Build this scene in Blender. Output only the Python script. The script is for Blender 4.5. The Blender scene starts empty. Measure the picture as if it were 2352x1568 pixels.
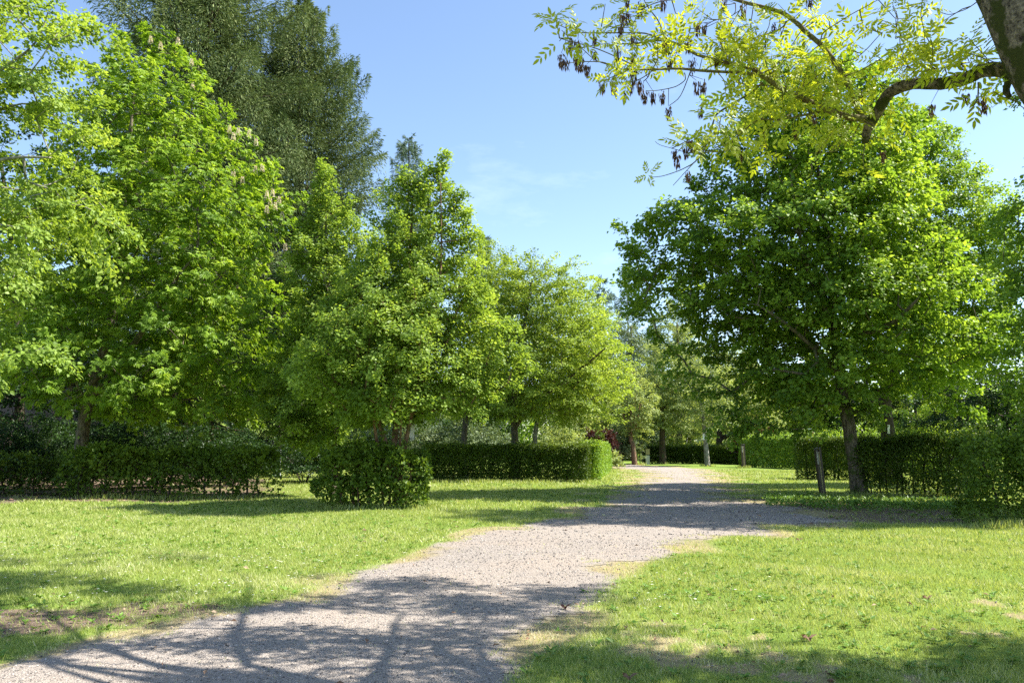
import bpy, math, random
import numpy as np

# ------------------------------------------------------------ camera, sky, sun, exposure
SC = bpy.context.scene
COL = SC.collection
TH = math.atan(241.0 / 1829.0)           # camera pitch
CAMH = 1.6
cam_d = bpy.data.cameras.new("camera")
cam = bpy.data.objects.new("camera", cam_d)
COL.objects.link(cam)
cam.location = (0, 0, CAMH)
cam.rotation_euler = (math.radians(90) + TH, 0, 0)
cam_d.sensor_width = 36.0
cam_d.lens = 28.0
cam_d.clip_start = 0.1
cam_d.clip_end = 2000
SC.camera = cam

SUN_EL = 50.0
SUN_AZ = 89.0       # degrees clockwise from the view direction (+Y)
world = bpy.data.worlds.new("World")
SC.world = world
world.use_nodes = True
wn = world.node_tree.nodes
wl = world.node_tree.links
wn.clear()
wo = wn.new('ShaderNodeOutputWorld')
bg = wn.new('ShaderNodeBackground')
sky = wn.new('ShaderNodeTexSky')
sky.sky_type = 'NISHITA'
sky.sun_disc = False
sky.sun_elevation = math.radians(SUN_EL)
sky.sun_rotation = math.radians(SUN_AZ)
sky.altitude = 200
sky.air_density = 1.0
sky.dust_density = 0.6
sky.ozone_density = 1.6
bg.inputs['Strength'].default_value = 0.104
wtc = wn.new('ShaderNodeTexCoord')
wmp = wn.new('ShaderNodeMapping'); wmp.inputs['Scale'].default_value = (3.0, 3.0, 9.0)
wl.new(wtc.outputs['Generated'], wmp.inputs['Vector'])
wns = wn.new('ShaderNodeTexNoise'); wns.inputs['Scale'].default_value = 1.6; wns.inputs['Detail'].default_value = 7; wns.inputs['Roughness'].default_value = 0.62
wl.new(wmp.outputs['Vector'], wns.inputs['Vector'])
wcr = wn.new('ShaderNodeValToRGB')
wcr.color_ramp.elements[0].position = 0.60; wcr.color_ramp.elements[0].color = (0, 0, 0, 1)
wcr.color_ramp.elements[1].position = 0.90; wcr.color_ramp.elements[1].color = (0.16, 0.16, 0.16, 1)
wl.new(wns.outputs['Fac'], wcr.inputs['Fac'])
wmx = wn.new('ShaderNodeMixRGB'); wmx.inputs['Color2'].default_value = (7.5, 8.0, 8.6, 1)
wl.new(wcr.outputs['Color'], wmx.inputs['Fac']); wl.new(sky.outputs['Color'], wmx.inputs['Color1'])
wl.new(wmx.outputs['Color'], bg.inputs['Color'])
wl.new(bg.outputs['Background'], wo.inputs['Surface'])

sun_d = bpy.data.lights.new("sun", 'SUN')
sun = bpy.data.objects.new("sun", sun_d)
COL.objects.link(sun)
sun_d.energy = 5.0
sun_d.angle = math.radians(0.36)
sun_d.color = (1.0, 0.955, 0.88)
sun.rotation_euler = (math.radians(90 - SUN_EL), 0, math.radians(180 - SUN_AZ))
sun.location = (20, 5, 40)

SC.view_settings.view_transform = 'Standard'
SC.view_settings.look = 'None'
SC.view_settings.exposure = 1.50
SC.view_settings.gamma = 1.0
SC.view_settings.use_curve_mapping = False
SC.render.engine = 'CYCLES'
cy = SC.cycles
cy.max_bounces = 6
cy.diffuse_bounces = 3
cy.glossy_bounces = 2
cy.transmission_bounces = 5
cy.transparent_max_bounces = 4
cy.use_denoising = False
cy.caustics_reflective = False
cy.caustics_refractive = False

# ------------------------------------------------------------ helpers
F = 1829.0
CT, ST = math.cos(TH), math.sin(TH)

def P(px, py, d):
    """point at distance d ahead of the camera station seen at photo position px, py"""
    a = (px - 1176) / F
    b = (784 - py) / F
    t = d / (CT - b * ST)
    return np.array((a * t, d, CAMH + t * (ST + b * CT)))

def G(px, py):
    a = (px - 1176) / F
    b = (784 - py) / F
    t = -CAMH / (ST + b * CT)
    return np.array((a * t, t * (CT - b * ST)))

def GX(px, d):
    """x on the ground for a thing seen at column px and standing d ahead"""
    return P(px, 1060, d)[0]

def sstep(x, a, b):
    t = np.clip((x - a) / (b - a), 0, 1)
    return t * t * (3 - 2 * t)

def gh(x, y):
    x = np.asarray(x, float); y = np.asarray(y, float)
    hill = 9.0 * sstep(-x, 13.0, 34.0) * sstep(y, 36.0, 54.0) + 6.0 * sstep(y, 60, 120) * sstep(-x, 0, 40)
    und = 0.03 * np.sin(x * 0.9 + 1.3) * np.sin(y * 0.6) + 0.015 * np.sin(x * 2.3 + y * 1.7)
    return hill + und * sstep(y, 4, 8)

_ph = np.random.default_rng(5)
_NK = _ph.normal(size=(24, 3)); _NP = _ph.uniform(0, 6.28, 24)
def nz(p, scale=1.0, k=0):
    """smooth pseudo noise about -1..1"""
    p = np.asarray(p, float)
    if p.shape[1] == 2:
        p = np.c_[p, np.zeros(len(p))]
    s = np.zeros(len(p))
    for i in range(6):
        j = (i + k * 6) % 24
        s += np.sin(p @ (_NK[j] * scale * (1 + 0.35 * i)) + _NP[j]) / (1 + 0.3 * i)
    return s / 2.6

def mesh_obj(name, V, Fc, mat, parent=None, rnd=None, smooth=False, attrs=None):
    """V (n,3); Fc list of (k,m) int arrays"""
    V = np.ascontiguousarray(V, dtype=np.float32)
    if not isinstance(Fc, (list, tuple)):
        Fc = [Fc]
    me = bpy.data.meshes.new(name)
    me.vertices.add(len(V)); me.vertices.foreach_set('co', V.ravel())
    nl = sum(f.size for f in Fc); nf = sum(len(f) for f in Fc)
    me.loops.add(nl); me.polygons.add(nf)
    me.loops.foreach_set('vertex_index', np.concatenate([f.ravel() for f in Fc]).astype(np.int32))
    tot = np.concatenate([np.full(len(f), f.shape[1]) for f in Fc])
    st = np.zeros(nf, np.int32); st[1:] = np.cumsum(tot)[:-1]
    me.polygons.foreach_set('loop_start', st)
    if smooth:
        me.polygons.foreach_set('use_smooth', np.ones(nf, bool))
    else:
        me.polygons.foreach_set('use_smooth', np.zeros(nf, bool))
    if rnd is not None:
        a = me.attributes.new('rnd', 'FLOAT', 'FACE')
        a.data.foreach_set('value', np.asarray(rnd, np.float32))
    for k, v in (attrs or {}).items():
        a = me.attributes.new(k, 'FLOAT', 'POINT')
        a.data.foreach_set('value', np.asarray(v, np.float32))
    me.update(calc_edges=True)
    me.materials.append(mat)
    o = bpy.data.objects.new(name, me)
    COL.objects.link(o)
    if parent is not None:
        o.parent = parent
        o.matrix_parent_inverse = parent.matrix_world.inverted()
    return o

def empty(name, loc, label, cat, group=None):
    o = bpy.data.objects.new(name, None)
    COL.objects.link(o)
    o.location = tuple(float(v) for v in loc)
    o.empty_display_size = 0.3
    o['label'] = label; o['category'] = cat
    if group:
        o['group'] = group
    bpy.context.view_layer.update()
    return o

def tag(o, label=None, cat=None, group=None, kind=None):
    if label: o['label'] = label
    if cat: o['category'] = cat
    if group: o['group'] = group
    if kind: o['kind'] = kind
    return o

def unit(v):
    return v / (np.linalg.norm(v, axis=-1, keepdims=True) + 1e-9)

# ------------------------------------------------------------ materials
def newmat(name):
    m = bpy.data.materials.new(name)
    m.use_nodes = True
    m.node_tree.nodes.clear()
    return m, m.node_tree.nodes, m.node_tree.links

def leaf_mat(name, dark, mid, light, transl=0.4, gloss=0.24, rough=0.45, tint=(1.25, 1.15, 0.55)):
    m, n, l = newmat(name)
    out = n.new('ShaderNodeOutputMaterial')
    at = n.new('ShaderNodeAttribute'); at.attribute_name = 'rnd'
    cr = n.new('ShaderNodeValToRGB')
    cr.color_ramp.elements[0].position = 0.0; cr.color_ramp.elements[0].color = (*dark, 1)
    cr.color_ramp.elements[1].position = 1.0; cr.color_ramp.elements[1].color = (*light, 1)
    e = cr.color_ramp.elements.new(0.5); e.color = (*mid, 1)
    l.new(at.outputs['Fac'], cr.inputs['Fac'])
    pb = n.new('ShaderNodeBsdfPrincipled')
    pb.inputs['Roughness'].default_value = rough
    pb.inputs['Specular IOR Level'].default_value = gloss
    l.new(cr.outputs['Color'], pb.inputs['Base Color'])
    mx = n.new('ShaderNodeMixRGB'); mx.blend_type = 'MULTIPLY'; mx.inputs['Fac'].default_value = 1
    mx.inputs['Color2'].default_value = (*tint, 1)
    l.new(cr.outputs['Color'], mx.inputs['Color1'])
    tr = n.new('ShaderNodeBsdfTranslucent')
    l.new(mx.outputs['Color'], tr.inputs['Color'])
    ms = n.new('ShaderNodeMixShader'); ms.inputs['Fac'].default_value = transl
    l.new(pb.outputs['BSDF'], ms.inputs[1]); l.new(tr.outputs['BSDF'], ms.inputs[2])
    l.new(ms.outputs['Shader'], out.inputs['Surface'])
    return m

def bark_mat(name, c1, c2, moss=None, mossamt=0.5, scale=6.0, bump=0.5, stretch=0.25):
    m, n, l = newmat(name)
    out = n.new('ShaderNodeOutputMaterial')
    tc = n.new('ShaderNodeTexCoord')
    mp = n.new('ShaderNodeMapping'); mp.inputs['Scale'].default_value = (1, 1, stretch)
    l.new(tc.outputs['Object'], mp.inputs['Vector'])
    no = n.new('ShaderNodeTexNoise'); no.inputs['Scale'].default_value = scale * 3; no.inputs['Detail'].default_value = 6
    no.inputs['Roughness'].default_value = 0.7
    l.new(mp.outputs['Vector'], no.inputs['Vector'])
    cr = n.new('ShaderNodeValToRGB')
    cr.color_ramp.elements[0].position = 0.38; cr.color_ramp.elements[0].color = (*c1, 1)
    cr.color_ramp.elements[1].position = 0.66; cr.color_ramp.elements[1].color = (*c2, 1)
    l.new(no.outputs['Fac'], cr.inputs['Fac'])
    pb = n.new('ShaderNodeBsdfPrincipled')
    pb.inputs['Roughness'].default_value = 0.85
    pb.inputs['Specular IOR Level'].default_value = 0.15
    src = cr.outputs['Color']
    if moss:
        n2 = n.new('ShaderNodeTexNoise'); n2.inputs['Scale'].default_value = scale * 0.9; n2.inputs['Detail'].default_value = 5
        l.new(tc.outputs['Object'], n2.inputs['Vector'])
        r2 = n.new('ShaderNodeValToRGB')
        r2.color_ramp.elements[0].position = 0.62 - 0.25 * mossamt
        r2.color_ramp.elements[1].position = 0.70 - 0.25 * mossamt
        l.new(n2.outputs['Fac'], r2.inputs['Fac'])
        mx = n.new('ShaderNodeMixRGB'); mx.inputs['Color2'].default_value = (*moss, 1)
        l.new(r2.outputs['Color'], mx.inputs['Fac']); l.new(src, mx.inputs['Color1'])
        src = mx.outputs['Color']
    l.new(src, pb.inputs['Base Color'])
    bp = n.new('ShaderNodeBump'); bp.inputs['Strength'].default_value = bump; bp.inputs['Distance'].default_value = 0.03
    l.new(no.outputs['Fac'], bp.inputs['Height']); l.new(bp.outputs['Normal'], pb.inputs['Normal'])
    l.new(pb.outputs['BSDF'], out.inputs['Surface'])
    return m

def plain_mat(name, c, rough=0.6, var=0.25, scale=8, metallic=0.0):
    m, n, l = newmat(name)
    out = n.new('ShaderNodeOutputMaterial')
    tc = n.new('ShaderNodeTexCoord')
    no = n.new('ShaderNodeTexNoise'); no.inputs['Scale'].default_value = scale; no.inputs['Detail'].default_value = 5
    l.new(tc.outputs['Object'], no.inputs['Vector'])
    cr = n.new('ShaderNodeValToRGB')
    cr.color_ramp.elements[0].position = 0.3; cr.color_ramp.elements[0].color = (*[v * (1 - var) for v in c], 1)
    cr.color_ramp.elements[1].position = 0.7; cr.color_ramp.elements[1].color = (*[min(1, v * (1 + var)) for v in c], 1)
    l.new(no.outputs['Fac'], cr.inputs['Fac'])
    pb = n.new('ShaderNodeBsdfPrincipled')
    pb.inputs['Roughness'].default_value = rough; pb.inputs['Metallic'].default_value = metallic
    l.new(cr.outputs['Color'], pb.inputs['Base Color'])
    l.new(pb.outputs['BSDF'], out.inputs['Surface'])
    return m

M = {}
M['lime'] = leaf_mat('lime_leaf', (0.088, 0.169, 0.027), (0.202, 0.331, 0.042), (0.376, 0.518, 0.073), 0.50)
M['chestnut'] = leaf_mat('chestnut_leaf', (0.117, 0.208, 0.025), (0.219, 0.355, 0.035), (0.359, 0.486, 0.062), 0.50)
M['young'] = leaf_mat('young_leaf', (0.127, 0.206, 0.035), (0.234, 0.342, 0.053), (0.361, 0.467, 0.100), 0.50)
M['hazel'] = leaf_mat('hazel_leaf', (0.117, 0.195, 0.035), (0.227, 0.340, 0.056), (0.381, 0.500, 0.105), 0.50)
M['hornbeam'] = leaf_mat('hornbeam_leaf', (0.139, 0.216, 0.035), (0.256, 0.361, 0.056), (0.409, 0.513, 0.105), 0.50)
M['far'] = leaf_mat('far_leaf', (0.154, 0.216, 0.077), (0.271, 0.340, 0.118), (0.417, 0.486, 0.207), 0.50)
M['deep'] = leaf_mat('deep_leaf', (0.012, 0.031, 0.007), (0.024, 0.059, 0.010), (0.047, 0.097, 0.016), 0.35)  # dark foliage, lowered further so shade under the crowns is in the colour
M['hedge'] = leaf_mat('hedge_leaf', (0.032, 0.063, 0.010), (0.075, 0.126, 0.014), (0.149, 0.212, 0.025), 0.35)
M['hedgelit'] = leaf_mat('sunlit_hedge_leaf', (0.099, 0.180, 0.024), (0.198, 0.330, 0.039), (0.396, 0.525, 0.075), 0.35)  # brighter hedge leaf: sunlight put into the colour, plus yellow green young shoots
M['silver'] = leaf_mat('silver_leaf', (0.086, 0.130, 0.061), (0.151, 0.206, 0.096), (0.249, 0.314, 0.152), 0.3)
M['red'] = leaf_mat('red_leaf', (0.030, 0.011, 0.008), (0.057, 0.021, 0.016), (0.090, 0.042, 0.027), 0.3, tint=(1.3, 0.8, 0.6))
M['needle'] = leaf_mat('fir_needle', (0.065, 0.100, 0.043), (0.143, 0.190, 0.074), (0.285, 0.323, 0.142), 0.12, 0.08, 0.8, (1.1, 1.1, .7))
M['bluefir'] = leaf_mat('blue_needle', (0.091, 0.133, 0.105), (0.175, 0.238, 0.175), (0.308, 0.378, 0.280), 0.15, 0.3, 0.5, (1, 1.1, .8))
M['ash'] = leaf_mat('ash_leaf', (0.230, 0.297, 0.019), (0.374, 0.442, 0.033), (0.476, 0.527, 0.082), 0.55, 0.3, 0.45, (1.25, 1.15, 0.5))
M['h1'] = leaf_mat('hornbeam_hedge_leaf', (0.053, 0.101, 0.014), (0.110, 0.182, 0.021), (0.207, 0.298, 0.038), 0.42)
M['keys'] = leaf_mat('dry_seed', (0.060, 0.030, 0.018), (0.130, 0.070, 0.042), (0.300, 0.200, 0.140), 0.25, 0.2, 0.6, (1.2, .9, .7))
M['blossom'] = leaf_mat('blossom_petal', (0.55, 0.40, 0.28), (0.78, 0.66, 0.50), (0.85, 0.80, 0.70), 0.3, 0.2, 0.6, (1, .95, .85))
M['grass'] = leaf_mat('grass_blade', (0.184, 0.244, 0.054), (0.367, 0.430, 0.107), (0.661, 0.624, 0.427), 0.42, 0.3, 0.5, (1.15, 1.1, .6))
M['weed'] = leaf_mat('weed_leaf', (0.070, 0.150, 0.020), (0.130, 0.240, 0.035), (0.240, 0.350, 0.070), 0.3)
M['daisy'] = leaf_mat('daisy_petal', (0.75, 0.75, 0.72), (0.8, 0.8, 0.78), (0.85, 0.85, 0.85), 0.2)
M['litter'] = leaf_mat('dead_leaf', (0.090, 0.050, 0.028), (0.260, 0.160, 0.100), (0.520, 0.390, 0.270), 0.15, 0.2, 0.7, (1, .8, .6))
M['stone'] = leaf_mat('pebble', (0.065, 0.058, 0.055), (0.19, 0.170, 0.150), (0.46, 0.415, 0.37), 0.0, 0.2, 0.8)
M['bark'] = bark_mat('grey_brown_bark', (0.050, 0.040, 0.028), (0.230, 0.190, 0.140), (0.070, 0.085, 0.030), 0.35, 5)
M['barkred'] = bark_mat('reddish_bark', (0.080, 0.040, 0.024), (0.260, 0.170, 0.110), (0.080, 0.085, 0.030), 0.2, 5)
M['barkdark'] = bark_mat('dark_bark', (0.022, 0.016, 0.012), (0.100, 0.075, 0.055), (0.05, 0.06, 0.025), 0.2, 5)
M['barkgrey'] = bark_mat('pale_grey_bark', (0.120, 0.110, 0.095), (0.340, 0.320, 0.280), (0.10, 0.10, 0.05), 0.15, 5)
M['barkash'] = bark_mat('mossy_ash_bark', (0.022, 0.016, 0.012), (0.300, 0.240, 0.180), (0.045, 0.050, 0.012), 0.62, 9, 1.0, 1.0)
M['twigash'] = bark_mat('lichened_ash_twig', (0.080, 0.075, 0.030), (0.300, 0.270, 0.110), (0.11, 0.075, 0.045), 0.35, 14, 0.6, 1.0)
M['deadtwig'] = plain_mat('dead_twig', (0.35, 0.28, 0.22), 0.8)
M['post'] = plain_mat('dark_stained_wood', (0.035, 0.024, 0.018), 0.5, 0.4, 20)
M['strip'] = plain_mat('pale_wood', (0.27, 0.24, 0.11), 0.6, 0.3, 20)
M['greyplate'] = plain_mat('grey_metal_plate', (0.26, 0.25, 0.21), 0.5, 0.15)
M['greypaint'] = plain_mat('grey_paint', (0.36, 0.37, 0.38), 0.55, 0.12)
M['black'] = plain_mat('black_panel', (0.014, 0.014, 0.015), 0.4, 0.3)
M['white'] = plain_mat('white_plate', (0.72, 0.72, 0.68), 0.5, 0.08)
M['redpaint'] = plain_mat('red_paint', (0.45, 0.05, 0.05), 0.5, 0.1)

# ------------------------------------------------------------ ground masks
def poly_sd(pts, poly):
    """signed distance, positive inside"""
    x = pts[:, 0]; y = pts[:, 1]
    best = np.full(len(pts), 1e9); inside = np.zeros(len(pts), bool)
    n = len(poly)
    for i in range(n):
        a = poly[i]; b = poly[(i + 1) % n]
        ab = b - a
        t = np.clip(((x - a[0]) * ab[0] + (y - a[1]) * ab[1]) / (ab @ ab + 1e-12), 0, 1)
        dx = x - a[0] - t * ab[0]; dy = y - a[1] - t * ab[1]
        best = np.minimum(best, dx * dx + dy * dy)
        if a[1] != b[1]:
            c = ((a[1] > y) != (b[1] > y)) & (x < (b[0] - a[0]) * (y - a[1]) / (b[1] - a[1]) + a[0])
            inside ^= c
    d = np.sqrt(best)
    return np.where(inside, d, -d)

PATH = [(1150, 1750), (1180, 1568), (1235, 1490), (1295, 1430), (1365, 1370), (1440, 1300), (1550, 1262), (1690, 1228), (1830, 1208),
        (1960, 1196), (1860, 1168), (1740, 1158), (1675, 1140), (1648, 1112), (1648, 1090), (1615, 1076), (1500, 1069),
        (1400, 1064), (1370, 1066), (1400, 1073), (1450, 1077), (1478, 1086), (1472, 1105), (1405, 1145), (1290, 1185), (1190, 1203),
        (1070, 1226), (935, 1276), (800, 1322), (600, 1395), (420, 1440), (200, 1490), (0, 1530), (-400, 1640), (-900, 1800)]
PATHW = np.array([G(*p) for p in PATH])
PATHW = np.vstack([PATHW, [[-9.0, -6.0], [0.5, -6.0]]])
SOIL_R = np.array([G(*p) for p in [(1800, 1215), (1990, 1200), (2260, 1204), (2300, 1180), (2240, 1160), (1990, 1150), (1780, 1138), (1650, 1150)]])
SOIL_L = np.array([G(*p) for p in [(-300, 1165), (300, 1152), (560, 1150), (650, 1142), (620, 1100), (300, 1080), (-500, 1080)]])
SOIL_N = np.array([G(*p) for p in [(-300, 1480), (100, 1490), (330, 1450), (520, 1400), (380, 1375), (100, 1390), (-300, 1400)]])

WORN = np.array([G(*q) for q in [(1230, 1700), (1330, 1460), (1500, 1420), (1650, 1440), (1850, 1400), (2100, 1360), (2500, 1370), (2700, 1700)]])
def masks(p):
    sd = poly_sd(p, PATHW)
    w = 0.05 + 0.03 * np.clip(p[:, 1], 0, 40)
    e = sd + (0.5 * nz(p, 1.1, 0) + 0.35 * nz(p, 4.0, 1)) * w * 1.5
    grav = sstep(e, -0.6 * w, 1.4 * w)
    dry = sstep(sd + 0.5 * nz(p, 1.3, 2) * w * 3, -0.12 - w * 1.1, 0.15)
    n1 = nz(p, 1.2, 3); n2 = nz(p, 4.5, 1)
    soil = sstep(poly_sd(p, SOIL_R) + 0.8 * n1 + .4 * n2, -0.5, 1.2) * 0.95
    soil = np.maximum(soil, sstep(poly_sd(p, SOIL_L) + 0.5 * n1 + .3 * n2, -0.3, 0.8))
    soil = np.maximum(soil, sstep(poly_sd(p, SOIL_N) + 0.35 * n1 + .4 * n2, -0.3, 0.5) * 0.9)
    soil = np.maximum(soil, sstep(n1 * 0.6 + n2 * 0.5, 0.85, 1.3) * 0.7)
    worn = sstep(poly_sd(p, WORN) + .3 * n1, -.2, .6) * sstep(.8 * nz(p, 2.2, 1) + .6 * nz(p, 6.5, 2), .25, .8) * .85
    dry = np.maximum(dry, worn * (grav < .3))
    soil = np.maximum(soil, worn * .6 * (grav < .3))
    return grav, dry, soil

def ground_mat():
    m, n, l = newmat('lawn_and_gravel_ground')
    out = n.new('ShaderNodeOutputMaterial')
    tc = n.new('ShaderNodeTexCoord')
    def noise(scale, det=5, rough=0.6):
        t = n.new('ShaderNodeTexNoise'); t.inputs['Scale'].default_value = scale
        t.inputs['Detail'].default_value = det; t.inputs['Roughness'].default_value = rough
        l.new(tc.outputs['Object'], t.inputs['Vector']); return t
    def ramp(src, stops):
        r = n.new('ShaderNodeValToRGB')
        r.color_ramp.elements[0].position = stops[0][0]; r.color_ramp.elements[0].color = (*stops[0][1], 1)
        r.color_ramp.elements[1].position = stops[-1][0]; r.color_ramp.elements[1].color = (*stops[-1][1], 1)
        for s in stops[1:-1]:
            e = r.color_ramp.elements.new(s[0]); e.color = (*s[1], 1)
        l.new(src, r.inputs['Fac']); return r
    def mix(f, a, b):
        x = n.new('ShaderNodeMixRGB'); l.new(f, x.inputs['Fac']); l.new(a, x.inputs['Color1']); l.new(b, x.inputs['Color2']); return x.outputs['Color']
    def att(k):
        a = n.new('ShaderNodeAttribute'); a.attribute_name = k; return a.outputs['Fac']
    def sharpen(fac, nsrc, amt=0.5):
        # fac + (noise-0.5)*amt, then steepen
        s = n.new('ShaderNodeMath'); s.operation = 'SUBTRACT'; l.new(nsrc, s.inputs[0]); s.inputs[1].default_value = 0.5
        k = n.new('ShaderNodeMath'); k.operation = 'MULTIPLY'; l.new(s.outputs[0], k.inputs[0]); k.inputs[1].default_value = amt * 2
        a = n.new('ShaderNodeMath'); a.operation = 'ADD'; l.new(fac, a.inputs[0]); l.new(k.outputs[0], a.inputs[1])
        mr = n.new('ShaderNodeMapRange'); mr.inputs['From Min'].default_value = 0.3; mr.inputs['From Max'].default_value = 0.7
        l.new(a.outputs[0], mr.inputs['Value']); return mr.outputs['Result']
    nf = noise(60, 4, 0.7); nm = noise(9, 5); nb = noise(0.7, 4); nff = noise(28, 3, 0.8)
    green = ramp(nf.outputs['Fac'], [(0.3, (0.075, 0.120, 0.018)), (0.5, (0.150, 0.230, 0.035)), (0.72, (0.270, 0.320, 0.080))])
    green2 = ramp(nb.outputs['Fac'], [(0.35, (0.110, 0.180, 0.026)), (0.65, (0.210, 0.270, 0.055))])
    g = mix(nm.outputs['Fac'], green.outputs['Color'], green2.outputs['Color'])
    soil = ramp(nf.outputs['Fac'], [(0.3, (0.080, 0.055, 0.038)), (0.5, (0.155, 0.112, 0.080)), (0.7, (0.300, 0.225, 0.160))])
    straw = ramp(nf.outputs['Fac'], [(0.3, (0.140, 0.110, 0.055)), (0.5, (0.270, 0.225, 0.115)), (0.7, (0.430, 0.360, 0.200))])
    vo = n.new('ShaderNodeTexVoronoi'); vo.inputs['Scale'].default_value = 85; l.new(tc.outputs['Object'], vo.inputs['Vector'])
    vo2 = n.new('ShaderNodeTexVoronoi'); vo2.inputs['Scale'].default_value = 130; l.new(tc.outputs['Object'], vo2.inputs['Vector'])
    sep = n.new('ShaderNodeSeparateColor'); l.new(vo.outputs['Color'], sep.inputs['Color'])
    sep2 = n.new('ShaderNodeSeparateColor'); l.new(vo2.outputs['Color'], sep2.inputs['Color'])
    gr1 = ramp(sep.outputs['Red'], [(0.0, (0.120, 0.108, 0.098)), (0.45, (0.255, 0.222, 0.190)), (0.8, (0.352, 0.307, 0.262)), (1.0, (0.500, 0.450, 0.390))])
    gr2 = ramp(sep2.outputs['Green'], [(0.0, (0.130, 0.114, 0.100)), (0.5, (0.276, 0.238, 0.203)), (1.0, (0.425, 0.368, 0.314))])
    gv = mix(nm.outputs['Fac'], gr1.outputs['Color'], gr2.outputs['Color'])
    # tan dust over parts of the gravel
    dust = ramp(nb.outputs['Fac'], [(0.40, (0, 0, 0)), (0.64, (0.42, 0.42, 0.42))])
    tan = n.new('ShaderNodeRGB'); tan.outputs[0].default_value = (0.34, 0.275, 0.215, 1)
    gv = mix(dust.outputs['Color'], gv, tan.outputs[0])
    c = mix(sharpen(att('soil'), nff.outputs['Fac'], 0.6), g, soil.outputs['Color'])
    c = mix(sharpen(att('dry'), nff.outputs['Fac'], 0.9), c, straw.outputs['Color'])
    c = mix(sharpen(att('grav'), nff.outputs['Fac'], 0.8), c, gv)
    pb = n.new('ShaderNodeBsdfPrincipled'); pb.inputs['Roughness'].default_value = 0.9
    pb.inputs['Specular IOR Level'].default_value = 0.1
    l.new(c, pb.inputs['Base Color'])
    b = n.new('ShaderNodeBump'); b.inputs['Strength'].default_value = 0.8; b.inputs['Distance'].default_value = 0.012
    hm = n.new('ShaderNodeMath'); hm.operation = 'ADD'
    l.new(nf.outputs['Fac'], hm.inputs[0]); l.new(vo.outputs['Distance'], hm.inputs[1])
    l.new(hm.outputs[0], b.inputs['Height']); l.new(b.outputs['Normal'], pb.inputs['Normal'])
    l.new(pb.outputs['BSDF'], out.inputs['Surface'])
    return m
M['ground'] = ground_mat()

def axis_pts(lo, flo, fhi, hi, step, growth):
    pts = list(np.arange(flo, fhi, step))
    s = step; v = pts[-1]
    while v < hi:
        s = s * growth; v += s; pts.append(v)
    s = step; v = flo; pre = []
    while v > lo:
        s = s * growth; v -= s; pre.append(v)
    return np.array(pre[::-1] + pts)

xs = axis_pts(-400, -8, 9, 400, 0.13, 1.045)
ys = axis_pts(-80, 3.5, 20, 600, 0.13, 1.03)
XX, YY = np.meshgrid(xs, ys)
gp = np.c_[XX.ravel(), YY.ravel()]
gz = gh(gp[:, 0], gp[:, 1])
mg, mdry, msoil = masks(gp)
nx, ny = len(xs), len(ys)
ii = np.arange(nx * ny).reshape(ny, nx)
quads = np.stack([ii[:-1, :-1].ravel(), ii[:-1, 1:].ravel(), ii[1:, 1:].ravel(), ii[1:, :-1].ravel()], 1)
ground = mesh_obj('ground', np.c_[gp, gz], quads, M['ground'], smooth=True, attrs={'grav': mg, 'dry': mdry, 'soil': msoil})
tag(ground, 'mown lawn ground', None, None, 'structure')
inner = mg > 0.35
fq = quads[inner[quads].all(1)]
used, inv = np.unique(fq, return_inverse=True)
path = mesh_obj('gravel_path', np.c_[gp[used], gz[used] + 0.005], inv.reshape(fq.shape), M['ground'], smooth=True,
                attrs={'grav': mg[used], 'dry': mdry[used], 'soil': msoil[used]})
tag(path, 'pale gravel path curving away between the hedges', None, None, 'structure')

# ------------------------------------------------------------ leaf / tube builders
def leaf_geo(pos, ax, nr, L, W, fold=0.12, droop=0.12, hexa=False):
    ax = unit(ax); side = unit(np.cross(nr, ax)); n = np.cross(ax, side)
    L = np.asarray(L)[:, None]; W = np.asarray(W)[:, None]
    N = len(pos)
    if not hexa:
        V = np.stack([pos, pos + ax * L * .42 + side * W * .5 + n * fold * W,
                      pos + ax * L - n * droop * L, pos + ax * L * .42 - side * W * .5 + n * fold * W], 1).reshape(-1, 3)
        Fc = np.arange(4 * N).reshape(N, 4)
    else:
        V = np.stack([pos, pos + ax * L * .25 + side * W * .42 + n * fold * W, pos + ax * L * .62 + side * W * .42 + n * fold * W - n * droop * L * .4,
                      pos + ax * L - n * droop * L, pos + ax * L * .62 - side * W * .42 + n * fold * W - n * droop * L * .4,
                      pos + ax * L * .25 - side * W * .42 + n * fold * W], 1).reshape(-1, 3)
        Fc = np.arange(6 * N).reshape(N, 6)
    return V, Fc

def frustums(A, B, ra, rb, k=5):
    """separate tapered segments, A->B"""
    A = np.asarray(A, float); B = np.asarray(B, float)
    d = unit(B - A)
    ref = np.where(np.abs(d[:, 2:3]) > 0.9, np.array([[1., 0, 0]]), np.array([[0, 0, 1.]]))
    u = unit(np.cross(d, ref)); v = np.cross(d, u)
    an = np.arange(k) * 2 * np.pi / k
    c = np.cos(an)[None, :, None]; s = np.sin(an)[None, :, None]
    ring = u[:, None, :] * c + v[:, None, :] * s
    ext = d * np.minimum(rb, np.linalg.norm(B - A, axis=1) * 0.4)[:, None] * 0.35
    RA = A[:, None, :] + ring * np.asarray(ra)[:, None, None]
    RB = (B + ext)[:, None, :] + ring * np.asarray(rb)[:, None, None]
    V = np.concatenate([RA, RB], 1).reshape(-1, 3)
    base = (np.arange(len(A)) * 2 * k)[:, None]
    j = np.arange(k)[None, :]; j2 = (j + 1) % k
    Fc = np.stack([base + j, base + j2, base + k + j2, base + k + j], 2).reshape(-1, 4)
    return V, Fc

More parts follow.
